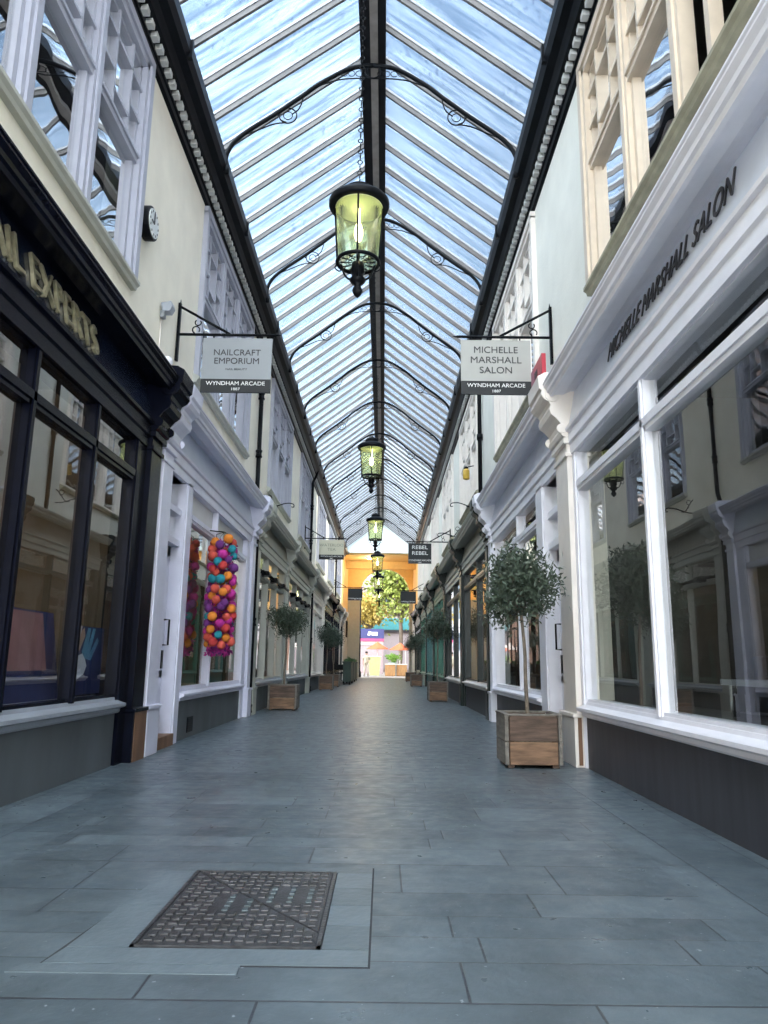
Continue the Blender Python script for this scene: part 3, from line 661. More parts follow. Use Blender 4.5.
sign(-1, 36.0, 'small dark hanging sign far down the left side', M['ink'], M['signb'], M['inkw'], -1.75, -1.05, 4.50, [], h=.60)
sign(1, 36.0, 'small dark hanging sign far down the right side', M['ink'], M['signb'], M['inkw'], 1.55, .80, 4.38, [], h=.60)
# small empty scroll brackets
def scroll_bracket(side, y, z, label):
    t = thing('wall_bracket', label, 'bracket', (X(side, .17), y, z)); s = 1 if side < 0 else -1; w = X(side, .17)
    b = MB(); b.tube(sm([(w, y, z), (w + s * .2, y, z + .02), (w + s * .45, y, z + .1), (w + s * .6, y, z + .09), (w + s * .62, y, z + .03), (w + s * .57, y, z + .03)], 5), .011, 6)
    b.tube(sm([(w, y, z + .28), (w + s * .08, y, z + .2), (w + s * .2, y, z + .05), (w + s * .3, y, z + .02)], 5), .011, 6); b.ring((w + s * .12, y, z + .22), .05, .008, 'y', 12, 5)
    b.build('scroll_arm', M['iron'], t)
scroll_bracket(-1, 14.6, 3.95, 'empty scrolled iron bracket above the third left shopfront')
scroll_bracket(1, 14.8, 4.05, 'empty scrolled iron bracket below the salon sign on the right wall')
scroll_bracket(1, 18.4, 4.05, 'smaller empty iron bracket above the dark green right shopfront')

# ------------------------------------------------------------------ wall fittings
t = thing('wall_clock', 'round black edged clock on the cream left wall', 'clock', (X(-1, .17), 6.7, 5.2))
def disc(side, d0, d1, y, z, r, n=32): return MB().prismx([(y + r * math.cos(2 * PI * k / n), z + r * math.sin(2 * PI * k / n)) for k in range(n)], X(side, d0), X(side, d1))
disc(-1, .17, .07, 6.7, 5.2, .17).build('clock_case', M['iron'], t, bevel=.01)
disc(-1, .072, .062, 6.7, 5.2, .145).build('clock_face', M['clockf'], t)
h = MB(); bx(h, -1, .055, .061, 6.69, 6.71, 5.2, 5.31); bx(h, -1, .055, .061, 6.62, 6.70, 5.19, 5.205)
for k in range(12):
    a = PI / 6 * k; yy, zz = 6.7 + .12 * math.cos(a), 5.2 + .12 * math.sin(a); bx(h, -1, .057, .061, yy - .006, yy + .006, zz - .01, zz + .01)
h.build('clock_hands', M['ink'], t)
t = thing('floodlight', 'small grey floodlight on the left wall beside the hanging sign', 'light fitting', (X(-1, .17), 7.45, 4.62))
MB().prismy([(X(-1, .16), 4.70), (X(-1, .05), 4.72), (X(-1, .03), 4.66), (X(-1, .06), 4.60), (X(-1, .14), 4.60)], 7.38, 7.50).build('lamp_head', M['sillm'], t, bevel=.008)
bx(MB(), -1, .12, .17, 7.40, 7.48, 4.54, 4.62).build('mount', M['signg'], t, bevel=.01)
MB().tube([(X(-1, .16), 7.44, 4.55), (X(-1, .16), 7.44, 3.78)], .008, 6).build('cable', M['whitew'], t)
t = thing('security_camera', 'small white dome camera on top of the black cornice', 'camera', (X(-1, -.05), 7.25, 3.85))
MB().ball((X(-1, -.02), 7.18, 3.93), .06).build('dome', M['white'], t)
bx(MB(), -1, -.07, .08, 7.12, 7.32, 3.80, 3.88).build('mount', M['whitew'], t, bevel=.01)
t = thing('alarm_box', 'red alarm box with louvres on the right wall above the salon pilaster', 'alarm box', (X(1, .1), 8.3, 4.15))
bx(MB(), 1, -.03, .19, 7.98, 8.10, 4.0, 4.20).build('back_box', M['whitew'], t, bevel=.01)
bx(MB(), 1, -.07, -.02, 7.72, 8.34, 3.93, 4.32).build('red_cover', M['red'], t, bevel=.006)
lv = MB()
for k in range(4): bx(lv, 1, -.074, -.068, 7.95, 8.11, 4.15 + k * .022, 4.162 + k * .022)
lv.build('louvre', M['ink'], t)
t = thing('wall_lamp', 'small yellow lamp on the right wall above the dark green shopfront', 'lamp', (X(1, .1), 15.9, 5.0))
MB().lathe((X(1, .0), 15.9, 4.92), [(.05, 0), (.075, .02), (.075, .2), (.05, .24)], 14).build('lamp_shade', mat('amber_shade', (.62, .40, .06), .4), t)
MB().lathe((X(1, .0), 15.9, 5.16), [(.05, 0), (.05, .03), (.0, .08)], 12).build('cap', M['iron'], t)
MB().tube([(X(1, .0), 15.9, 5.2), (X(1, .17), 15.9, 5.24)], .012, 6).build('arm', M['iron'], t)
for side, ya, yb, lab in ((-1, 13.7, 17.4, 'black awning roller across the third left shopfront'), (-1, 18.2, 23.0, 'black awning roller across the fourth left shopfront')):
    t = thing('awning_roller', lab, 'awning', (X(-1, -.05), ya, 2.5))
    MB().tube([(X(-1, -.04), ya, 2.56), (X(-1, -.04), yb, 2.56)], .03, 8).build('roller', M['iron'], t)
    q = ya + .3
    while q < yb:
        MB().prismy([(X(-1, .06), 2.62), (X(-1, -.1), 2.60), (X(-1, -.12), 2.53), (X(-1, .06), 2.50)], q, q + .22).build('bracket', M['iron'], t); q += 1.15

# ------------------------------------------------------------------ olive trees in wooden planters
def leaves(c, R, n, leaf=.05, w=.012, sq=(1, 1, 1), clumps=34, spread=.2, seed=1, core=.25):
    rnd = random.Random(seed); m = MB(); cl = []
    for i in range(clumps):
        v = Vector((rnd.gauss(0, 1), rnd.gauss(0, 1), rnd.gauss(0, 1))).normalized() * R * rnd.uniform(core, .86)
        cl.append(v)
    for i in range(n):
        k = rnd.choice(cl); p = k + Vector((rnd.gauss(0, 1), rnd.gauss(0, 1), rnd.gauss(0, 1))) * R * spread
        p = Vector((p.x * sq[0], p.y * sq[1], p.z * sq[2])) + Vector(c)
        d = Vector((rnd.gauss(0, 1), rnd.gauss(0, 1), rnd.gauss(0, 1) + .5)).normalized() * leaf * rnd.uniform(.7, 1.4)
        u = d.cross(Vector((rnd.gauss(0, 1), rnd.gauss(0, 1), rnd.gauss(0, 1)))).normalized() * w * rnd.uniform(.7, 1.3)
        m._add([p, p + d * .5 + u, p + d, p + d * .5 - u], [(0, 1, 2, 3)])
    return m, cl
def olive(x0, y0, w, h, trunk, R, label, group, seed=1, n=5200, sq=(1, 1, .95), lean=0, mid=.5):
    cx, cy = x0 + w / 2, y0 + w / 2
    t = thing('potted_olive_tree', label, 'tree', (cx, cy, 0), group)
    b = MB(); x1, y1 = x0 + w, y0 + w
    for z0, z1, k in ((.03, h * mid, 0), (h * mid + .006, h, 1)):
        b.cur = k
        b.box(x0 + .045, x1 - .045, y0, y0 + .035, z0, z1); b.box(x0 + .045, x1 - .045, y1 - .035, y1, z0, z1)
        b.cur = 2
        b.box(x0, x0 + .035, y0 + .0, y1, z0, z1); b.box(x1 - .035, x1, y0 + .0, y1, z0, z1)
    b.cur = 1
    for xx, yy in ((x0 + .03, y0 + .03), (x1 - .09, y0 + .03), (x0 + .03, y1 - .09), (x1 - .09, y1 - .09)): b.box(xx, xx + .06, yy, yy + .06, 0, h - .01)
    b.cur = 2; b.box(x0 - .005, x1 + .005, y0 - .005, y0 + .05, h, h + .018); b.box(x0 - .005, x1 + .005, y1 - .05, y1 + .005, h, h + .018); b.box(x0 - .005, x0 + .05, y0 + .05, y1 - .05, h, h + .018); b.box(x1 - .05, x1 + .005, y0 + .05, y1 - .05, h, h + .018)
    b.build('wooden_planter', [M['plank'], M['plank2'], M['plankg']], t, bevel=.004)
    MB().box(x0 + .04, x1 - .04, y0 + .04, y1 - .04, .05, h - .03).build('soil', M['soil'], t)
    cz = trunk + R * .55
    m, cl = leaves((cx + lean, cy, cz), R, n, leaf=.066, w=.0098, sq=sq, seed=seed, clumps=44, spread=.17)
    tk = MB(); top = Vector((cx + lean, cy, trunk + .05))
    tk.tube(sm([(cx, cy, h - .05), (cx - .012, cy, h + .3), (cx + lean * .5 + .008, cy, h + .6), top], 5), [.020 - .0004 * i for i in range(16)], 8)
    for v in cl[:26]:
        e = Vector((v.x * sq[0], v.y * sq[1], v.z * sq[2])) + Vector((cx + lean, cy, cz)); mid_ = top.lerp(e, .5) + Vector((0, 0, .03))
        tk.tube([top - Vector((0, 0, .08)), mid_, e], [.008, .005, .002], 5)
    tk.build('trunk', M['bark'], t)
    m.build('foliage', M['leaf'], t, recalc=False); return t
olive(1.105, 6.93, .52, .455, 1.42, .43, 'large olive tree in a wooden box planter before the white shopfronts, nearest on the right', 'potted olive trees', 3, 5000, (1.02, 1, .98), lean=-.045)
olive(1.13, 18.9, .5, .47, 1.55, .48, 'olive tree in a wooden box by the dark green shopfronts, second on the right', 'potted olive trees', 5, 3500)
olive(1.15, 31.5, .5, .47, 1.6, .48, 'olive tree in a wooden box by the teal shopfronts, third on the right', 'potted olive trees', 6, 2500)
olive(1.2, 40.2, .5, .47, 1.6, .48, 'olive tree in a wooden box at the far right end, fourth on the right', 'potted olive trees', 8, 2000)
olive(-2.22, 14.7, .56, .47, 1.5, .40, 'olive tree in a wooden box by the greenish grey shopfront, nearest on the left', 'potted olive trees', 9, 4200, (1.05, 1, .85))
olive(-2.2, 25.9, .5, .47, 1.6, .48, 'olive tree in a wooden box by the cream shopfront, second on the left', 'potted olive trees', 12, 3000)
olive(-2.2, 29.6, .5, .47, 1.6, .5, 'olive tree in a wooden box beside the green cafe planters, third on the left', 'potted olive trees', 14, 2500)

# ------------------------------------------------------------------ pompom garland
GX, GY = -2.14, 9.75
pg = thing('pompom_garland', 'hanging cascade of coral, teal, orange and magenta pompoms outside the lilac shop window', 'garland', (GX, GY, 1.0))
rnd = random.Random(4); pos = []
for zi in range(16):
    z = 2.46 - zi * .088
    for k in range(6):
        a = 2 * PI * k / 6 + zi * .5 + rnd.uniform(-.2, .2); rr = .165 + rnd.uniform(-.02, .02)
        pos.append((GX + rr * .85 * math.cos(a), GY + rr * 1.45 * math.sin(a), z + rnd.uniform(-.03, .03)))
rnd.shuffle(pos)
prot = {}
for i, p in enumerate(pos[:92]):
    hi = (p[2] - 1.1) / 1.4; far_side = p[1] > GY
    w = [5, 3.2, 2.6, 2 + (3 if far_side else 0) + (4 if hi < .25 else 0), 1.6, 2]
    k = rnd.choices(range(6), w)[0]
    if k not in prot:
        me = bpy.data.meshes.new('pompom'); bm = bmesh.new(); bmesh.ops.create_icosphere(bm, subdivisions=3, radius=.058)
        for v in bm.verts: v.co *= 1 + rnd.uniform(-.06, .05)
        for f in bm.faces: f.smooth = True
        bm.to_mesh(me); bm.free(); me.materials.append(M['pc'][k]); prot[k] = me
    o = bpy.data.objects.new('pompom', prot[k]); C.objects.link(o); o.parent = pg
    o.location = Vector(p) - Vector((GX, GY, 1.0)); s_ = rnd.uniform(.85, 1.12); o.scale = (s_, s_, s_)
tf = MB()
for i in range(2600):
    a = rnd.uniform(0, 2 * PI); z = rnd.choice([rnd.uniform(1.0, 1.5), rnd.uniform(1.0, 2.5)])
    rr = rnd.uniform(.08, .17); p = Vector((GX + rr * .95 * math.cos(a), GY + .05 + rr * 1.55 * math.sin(a), z))
    d = Vector((rnd.gauss(0, 1), rnd.gauss(0, 1), rnd.gauss(0, 1) - .6)).normalized() * .045; u = d.cross(Vector((rnd.random(), rnd.random(), rnd.random()))).normalized() * .009
    tf.cur = 0 if rnd.random() < .62 else 1
    tf._add([p - u, p + u, p + d + u, p + d - u], [(0, 1, 2, 3)])
tf.build('tassel_fringe', [M['pc'][3], M['pc'][4]], pg, recalc=False)
st = MB(); st.tube([(X(-1, .05), GY, 2.62), (GX, GY, 2.60)], .008, 6)
for k in range(5): a = 2 * PI * k / 5; st.tube([(GX + .1 * math.cos(a), GY + .18 * math.sin(a), 2.55), (GX + .1 * math.cos(a), GY + .18 * math.sin(a), 1.1)], .004, 4); st.tube([(GX, GY, 2.6), (GX + .1 * math.cos(a), GY + .18 * math.sin(a), 2.55)], .004, 4)
st.build('hanging_string', M['iron'], pg)

# ------------------------------------------------------------------ manhole cover and framing slabs
CX0, CX1, CY0, CY1 = -.80, -.19, 2.60, 3.48
cv = thing('manhole_cover', 'rectangular cast iron access cover split diagonally, set in the paving', 'manhole cover', ((CX0 + CX1) / 2, 3.0, 0))
gp = MB(); gp.box(CX0, CX1, CY0, CY1, .001, .004); gp.build('frame_bed', M['gap'], cv)
fr = MB()
for a in ((CX0, CX1, CY0, CY0 + .014), (CX0, CX1, CY1 - .014, CY1), (CX0, CX0 + .014, CY0, CY1), (CX1 - .014, CX1, CY0, CY1)): fr.box(*a, .003, .010)
fr.build('rim', M['cover'], cv)
gA = Vector((CX0 + .02, CY1 - .02)); gB = Vector((CX1 - .02, CY0 + .02 + .12))
def sided(x, y): # >0: far/right plate
    return (gB.x - gA.x) * (y - gA.y) - (gB.y - gA.y) * (x - gA.x)
m1 = MB().prismz([(CX0 + .019, CY0 + .019), (CX1 - .019, CY0 + .019), (CX1 - .019, gB.y - .006), (CX0 + .019, CY1 - .030)], .002, .008)
m2 = MB().prismz([(CX0 + .03, CY1 - .019), (CX0 + .026, CY1 - .022), (CX1 - .019, gB.y + .006), (CX1 - .019, CY1 - .019)], .002, .008)
nx_, ny_ = 15, 16
for j in range(ny_):
    for i in range(nx_):
        x = CX0 + .045 + (CX1 - CX0 - .09) * i / (nx_ - 1); y = CY0 + .05 + (CY1 - CY0 - .10) * j / (ny_ - 1)
        sd = sided(x, y)
        if abs(sd) < .011: continue
        tgt = m2 if sd > 0 else m1
        w, l = (.013, .019) if (i + j) % 2 else (.015, .010)
        patch = (4 <= i <= 7 and 6 <= j <= 9) or (9 <= i <= 13 and 8 <= j <= 11)
        if patch and (i % 2): tgt.cur = 1; tgt.box(x - .011, x + .011, y - .018, y + .018, .006, .0125); tgt.cur = 0; continue
        if patch: continue
        tgt.box(x - w, x + w, y - l, y + l, .006, .0135)
        if j % 3 == 0 and i % 2 == 0: tgt.box(x - .004, x + .004, y + .014, y + .03, .006, .012)
m1.build('cover_plate', [M['cover'], M['coverp']], cv, bevel=.002); m2.build('cover_plate', [M['cover'], M['coverp']], cv, bevel=.002)
sl = thing('slab_surround', 'pale slate slabs framing the iron access cover', 'paving slabs', (-.5, 3.0, 0))
def slab(pts, m):
    MB().prismz(pts, .0005, .0035).build('slab', m, sl)
g_ = .004
MB().prismz([(CX0 - .23, CY0 - .14), (-.028, CY0 - .14), (-.028, CY1 + .097), (CX0 - .105, CY1 + .097)], .0002, .001).build('joint', M['gap'], sl)
slab([(CX0 - .22, CY0 - .13), (-.035, CY0 - .13), (-.035, CY0 - g_), (CX0 - .2, CY0 - g_)], M['slab'])
slab([(CX0 - .2, CY0), (CX0 - g_, CY0), (CX0 - g_, CY0 + .42), (CX0 - .17, CY0 + .42)], M['slab'])
slab([(CX0 - .17, CY0 + .425), (CX0 - g_, CY0 + .425), (CX0 - g_, CY1), (CX0 - .13, CY1)], M['slab'])
for q in range(4):
    a = CY0 + (CY1 - CY0) * q / 4; slab([(CX1 + g_, a + g_), (-.035, a + g_), (-.035, a + (CY1 - CY0) / 4), (CX1 + g_, a + (CY1 - CY0) / 4)], M['slab'] if q % 2 else M['slabd'])
slab([(CX0 - .12, CY1 + g_), (-.035, CY1 + g_), (-.035, CY1 + .09), (CX0 - .1, CY1 + .09)], M['slabd'])
slab([(CX0 - .3, CY0 - .20), (-.42, CY0 - .20), (-.42, CY0 - .135), (CX0 - .26, CY0 - .135)], M['slab'])

# ------------------------------------------------------------------ things in the shop windows
t = thing('canvas_board', 'dusky pink and navy board leaning inside the black shop window', 'board', (-2.6, 5.2, .6))
def leanbox(name, mt, y0, y1, z0, z1, d0, dt=.03, par=None, off=0):
    zz = [z0, z1]; xx = [X(-1, d0 + .02 + (z - .6) * .16 + off) for z in zz]
    MB().prismy([(xx[0], z0), (xx[1], z1), (xx[1] - dt, z1), (xx[0] - dt, z0)], y0, y1).build(name, mt, par)
leanbox('board_panel', M['navy'], 5.05, 6.05, .6, 1.27, .26, par=t)
leanbox('pink_area', M['pink'], 5.08, 5.85, .82, 1.255, .26, dt=.004, par=t, off=-.004)
leanbox('pale_edge', M['paper'], 5.02, 5.05, .6, 1.27, .26, par=t)
t = thing('hand_poster', 'blue and white poster of manicured hands in the black shop window', 'poster', (-2.48, 6.2, .62))
bx(MB(), -1, .22, .235, 5.96, 6.74, .62, 1.18).build('print', M['navy'], t)
def flat(pts, mt, nm, e=.2195):
    MB().prismx([(5.96 + u * .78, .62 + v * .56) for u, v in pts], X(-1, e), X(-1, e - .001)).build(nm, mt, t)
flat([(0, .42), (0, 1), (.36, 1), (.32, .8), (.2, .62), (.12, .5)], M['paper'], 'pale_corner')
flat([(0.0, .02), (.14, .0), (.28, .2), (.5, .3), (.56, .42), (.5, .52), (.42, .6), (.3, .56), (.24, .44), (.1, .22)], M['paper'], 'hand_shape')
flat([(.2, .62), (.32, .9), (.42, .98), (.46, .86), (.36, .68), (.3, .6)], M['skin'], 'finger_shape')
flat([(.4, .62), (.52, .98), (.6, .98), (.56, .7), (.66, .98), (.74, .98), (.62, .6), (.8, .85), (.86, .8), (.66, .5), (.5, .52)], M['bluep'], 'blue_hand_shape')
# wooden display cabinet with bottles
wd = mat('warm_display_wood', (.24, .12, .05), .5, var=.3, scale=4, stretch=(1, 1, .2))
t = thing('display_cabinet', 'warm wooden display cabinet inside the black shop window', 'cabinet', (-3.6, 4.6, 0))
c = MB(); bx(c, -1, .95, 1.35, 2.2, 6.2, .0, 1.42); bx(c, -1, .9, 1.4, 2.15, 6.25, 1.42, 1.46); c.build('cabinet_body', wd, t, bevel=.004)
for y in (2.3, 3.3, 4.3, 5.3): bx(MB(), -1, .935, .95, y, y + .85, .15, 1.3).build('door', wd, t, bevel=.004)
shl = thing('wall_shelf', 'tall wooden wall shelving inside the black shop', 'shelves', (-5.4, 4, 0))
c = MB()
for z in (1.0, 1.5, 2.0, 2.5): bx(c, -1, 2.9, 3.3, 2.0, 6.8, z, z + .03)
c.build('shelf', wd, shl); c = MB()
for y in (2.0, 3.6, 5.2, 6.8): bx(c, -1, 2.9, 3.3, y, y + .04, 0, 2.9)
bx(c, -1, 3.3, 3.33, 2.0, 6.84, 0, 2.9); c.build('shelf_side', wd, shl)
cols = [(.6, .1, .15), (.1, .4, .3), (.6, .5, .5), (.15, .2, .5), (.7, .3, .1)]
bms = [mat('bottle_tint_%s' % nm_, c_, .2) for nm_, c_ in zip(('red', 'green', 'pale', 'blue', 'orange'), cols)]
for i in range(16):
    y = 3.3 + i * .17; x = X(-1, 1.08)
    o = MB().lathe((x, y, 1.46), [(.025, 0), (.028, .01), (.028, .07), (.012, .085), (.012, .10)], 12).build('nail_polish_bottle', bms[i % 5]); o.data.materials
    tag(o, 'small polish bottle in a row on the wooden display cabinet', 'bottle', 'polish bottles on the cabinet')
    k = MB().lathe((x, y, 1.56), [(.013, 0), (.011, .06), (.0, .06)], 10); kk = k.build('cap', M['ink'], o)
def pendant(x, y, z, label, e):
    t = thing('pendant_lamp', label, 'lamp', (x, y, z))
    MB().ball((x, y, z), .11).build('lamp_shade', M['warmbulb'], t); MB().tube([(x, y, z + .1), (x, y, 3.6)], .006, 5).build('cord', M['ink'], t)
    l = bpy.data.lights.new('pendant_light', 'POINT'); l.energy = e; l.color = (1, .68, .35); l.shadow_soft_size = .12
    lo = bpy.data.objects.new('pendant_light', l); C.objects.link(lo); lo.parent = t; lo.location = (0, 0, 0)
pendant(-4.4, 4.2, 2.5, 'warm globe pendant inside the black shop', 260)
pendant(-4.2, 10.8, 2.6, 'warm globe pendant inside the lilac shop', 80)
pendant(3.6, 10.6, 2.2, 'warm globe pendant inside the second right shop', 22)
pendant(3.8, 15.0, 2.4, 'warm globe pendant inside the third right shop', 40)
pendant(-4.0, 16.0, 2.5, 'warm globe pendant inside the third left shop', 40)
# salon interior: pale return panel, tables, chairs
t = MB(); bx(t, 1, .125, .32, 6.925, 6.965, .6, 2.95); o = t.build('wall_salon_return', M['cream']); o['kind'] = 'structure'
t = thing('salon_table', 'dark salon table with a pale top behind the right window', 'table', (2.6, 4.9, 0))
bx(MB(), 1, .7, 1.3, 4.3, 5.6, .78, .82).build('table_top', M['signg'], t, bevel=.004)
for y in (4.4, 5.5):
    for d in (.75, 1.25): bx(MB(), 1, d - .02, d + .02, y - .02, y + .02, 0, .78).build('leg', M['chrome'], t)
def schair(y, lab):
    t = thing('salon_chair', lab, 'chair', (2.9, y, 0), 'salon chairs')
    bx(MB(), 1, .95, 1.4, y, y + .45, .46, .54).build('seat', M['ink'], t, bevel=.02)
    bx(MB(), 1, 1.36, 1.42, y, y + .45, .54, 1.0).build('backrest', M['ink'], t, bevel=.02)
    MB().lathe((X(1, 1.17), y + .22, 0), [(.22, 0), (.22, .02), (.03, .05), (.03, .46)], 16).build('pedestal', M['chrome'], t)
schair(6.0, 'black salon chair behind the right window, farther from the camera'); schair(3.4, 'black salon chair behind the right window, nearer the camera')

# ------------------------------------------------------------------ far end: gable, yellow passage, arch
g = MB(); g.prismy([(-2.6, 7.28), (2.1, 7.28), (2.13, 7.34), (RX, 9.2), (-2.6, 7.34)], YEND - .02, YEND + .25); struct('wall_gable', g, M['gable'])
Y1 = YEND + 7
pw = MB()
pw.box(-2.75, 2.25, YEND + .25, Y1, 7.2, 7.4)                               # ceiling
pw.box(-2.85, -2.42, YEND, Y1, 3.7, 7.4); pw.box(1.95, 2.35, YEND, Y1, 3.7, 7.4)
pw.box(-2.42, 1.95, YEND + 3.2, YEND + 3.5, 6.75, 7.2)
acx, ar, az = .05, 1.66, 5.55
n_ = 24
pts = [(acx + ar * math.cos(PI * k / n_), az + ar * math.sin(PI * k / n_)) for k in range(n_ + 1)]
pw.prismy([(2.1, 3.0), (2.1, 7.25), (acx, 7.25), (acx, az + ar)] + pts[n_ // 2 - 1::-1] + [(acx + ar, 3.0)], Y1 - .01, Y1 + .35) if False else None
for k in range(n_):                                                         # arch wall built of spandrel strips
    (xa, za), (xb, zb) = pts[k], pts[k + 1]
    pw.prismy([(xa, za), (xa, 7.3), (xb, 7.3), (xb, zb)], Y1, Y1 + .35)
pw.box(-2.5, acx - ar, Y1, Y1 + .35, 5.2, 7.3); pw.box(acx + ar, 2.1, Y1, Y1 + .35, 5.2, 7.3)
struct('wall_yellow_passage', pw, M['yellow'])
lw = MB(); lw.box(-2.5, acx - ar, Y1, Y1 + .35, 0, 5.2); lw.box(acx + ar, 2.1, Y1, Y1 + .35, 0, 5.2); lw.box(-2.8, -2.4, YEND, Y1, 0, 3.7); lw.box(1.9, 2.3, YEND, Y1, 0, 3.7)
struct('wall_passage_lower', lw, M['stone'])
for i, y in enumerate((YEND + 1.6, YEND + 5.4)):  # fill lights added to brighten the yellow passage
    t = thing('added_fill_light', 'round warm fill light added on the yellow passage ceiling, ' + ('nearer' if i == 0 else 'farther') + ' of two', 'light fitting', (-.9, y, 7.2), 'added passage fill lights')
    MB().lathe((-.9, y, 7.11), [(0, 0), (.14, .01), (.17, .05), (.17, .06), (0, .06)], 24).build('fill_disc', M['warmbulb'], t)
    MB().lathe((-.9, y, 7.16), [(.18, 0), (.2, .0), (.2, .04), (.18, .04)], 24).build('rim', M['iron'], t)
    l = bpy.data.lights.new('passage_fill', 'POINT'); l.energy = 34; l.color = (1, .86, .62); l.shadow_soft_size = .15
    lo = bpy.data.objects.new('passage_fill', l); C.objects.link(lo); lo.parent = t; lo.location = (0, 0, -.35)

# unseen blocks beyond the roofs; the right one is added to block the sun
nb = MB(); nb.box(5.7, 16, -8, 25, 0, 9); nb.box(2.95, 5.7, -8, 25, 7.55, 11.6); o = nb.build('unseen_building', mat('added_brick_block', (.30, .18, .13), .8, var=.2)); tag(o, 'tall unseen brick block added behind the right hand shops to block the sun', 'building')
nb = MB(); nb.box(-18, -6.2, -8, 42, 0, 8.5); o = nb.build('unseen_building', mat('rendered_block', (.55, .5, .42), .8, var=.1)); tag(o, 'rendered block rising behind the left hand shops', 'building')

# ------------------------------------------------------------------ cafe barrier planters
def barrier(y, label, L=2.4):
    t = thing('barrier_planter', label, 'planter', (-1.55, y, 0), 'green planters outside the cafe')
    b = MB(); b.box(-1.75, -1.40, y, y + L, .12, .95); b.box(-1.78, -1.37, y - .02, y + L + .02, .93, .99); b.build('box', mat('dark_green_box', (.025, .05, .038), .5, var=.2), t, bevel=.01)
    for yy in (y + .05, y + L - .12):
        for xx in (-1.72, -1.48): MB().box(xx, xx + .05, yy, yy + .06, 0, .14).build('leg', M['iron'], t)
    m, _ = leaves((-1.575, y + L / 2, 1.02), 1.0, 1500, leaf=.06, w=.02, sq=(.15, L * .36, .10), seed=int(y), spread=.2); m.build('hedge', M['hedge'], t, recalc=False)
barrier(33.0, 'dark green hedge planter outside the cafe, nearest of the row'); barrier(36.0, 'dark green hedge planter outside the cafe, middle of the row'); barrier(39.0, 'dark green hedge planter outside the cafe, farthest of the row')
for i, (x, y) in enumerate(((-2.02, 35.0), (-2.02, 37.2), (-2.0, 39.6))):
    t = thing('cafe_chair', 'dark cafe chair beside the green planters, ' + ('nearest', 'middle', 'farthest')[i] + ' of three', 'chair', (x, y, 0), 'cafe chairs')
    MB().box(x - .2, x + .2, y, y + .4, .43, .47).build('seat', M['iron'], t, bevel=.01)
    MB().box(x - .2, x + .2, y + .38, y + .41, .6, .85).build('backrest', M['iron'], t, bevel=.01)
    for xx in (x - .19, x + .17):
        for yy in (y + .01, y + .37): MB().box(xx, xx + .02, yy, yy + .02, 0, .44 if yy < y + .2 else .85).build('leg', M['iron'], t)

# ------------------------------------------------------------------ street beyond
def tree(x, y, tz, R, label, mt, n, sq=(1, 1, 1), seed=2, leaf=.34, w=.13):
    t = thing('street_tree', label, 'tree', (x, y, 0), 'trees in the street beyond')
    m, cl = leaves((x, y, tz + R * .8), R, n, leaf=leaf, w=w, sq=sq, seed=seed, clumps=40, spread=.2)
    k = MB(); k.tube(sm([(x, y, 0), (x + .1, y, tz * .5), (x, y, tz)], 4), .18, 8)
    for v in cl[:16]: k.tube([(x, y, tz - .3), Vector((x, y, tz + R * .8)) + Vector((v.x * sq[0], v.y * sq[1], v.z * sq[2]))], [.09, .03], 6)
    k.build('trunk', M['bark'], t); m.build('foliage', mt, t, recalc=False)
tree(1.6, 72, 5.6, 3.4, 'yellow green street tree seen through the arch, on the right', M['leafy'], 5200, (1, 1, .95), 2)
tree(-1.6, 80, 4.6, 2.2, 'smaller golden street tree seen through the arch, on the left', mat('gold_leaf', (.34, .25, .05), .5, var=.3), 2600, (1, 1, .9), 3)
bld = thing('street_building', 'pale pink building with a teal fascia across the street', 'building', (0, 92, 0))
MB().box(-12, 14, 92, 100, 0, 17).build('wall', mat('pale_pink_render', (.42, .33, .33), .7, var=.05), bld)
MB().box(-3.2, 7, 91.3, 92, 5.0, 6.4).build('fascia', mat('teal_fascia', (.05, .26, .29), .4), bld)
MB().box(-3.2, 7, 91.2, 92, 4.7, 5.0).build('fascia_dark_strip', M['ink'], bld)  # solid dark strip below the teal fascia
MB().box(-3.2, 7, 91.6, 92, .3, 4.7).build('shop_window', mat('pale_shutter', (.36, .32, .34), .5, var=.1, stretch=(6, 1, 1)), bld)
for k in range(5):
    for z in (7.4, 11.2):
        MB().box(-8 + k * 3.6, -6.4 + k * 3.6, 91.9, 92.05, z, z + 2.2).build('window', mat('upper_glass', (.10, .14, .18), .1), bld) if k == 0 and z == 7.4 else MB().box(-8 + k * 3.6, -6.4 + k * 3.6, 91.9, 92.05, z, z + 2.2).build('window', bpy.data.materials['upper_glass'], bld)
b2 = thing('street_building', 'light grey building behind the blue banner on the left', 'building', (-9, 84, 0))
MB().box(-14, -3.0, 84, 90, 0, 13).build('wall', mat('light_grey_render', (.38, .38, .40), .7, var=.05), b2)
for z in (2.5, 6, 9): MB().box(-5.4, -3.9, 83.95, 84.05, z, z + 1.9).build('window', bpy.data.materials['upper_glass'], b2)
b3 = thing('street_building', 'tall unseen block added on the right of the street to shade it', 'building', (9, 70, 0))  # out of view, added to keep the sun off the street
MB().box(6.5, 18, 51.5, 91, 0, 13).build('wall', bpy.data.materials['added_brick_block'], b3)
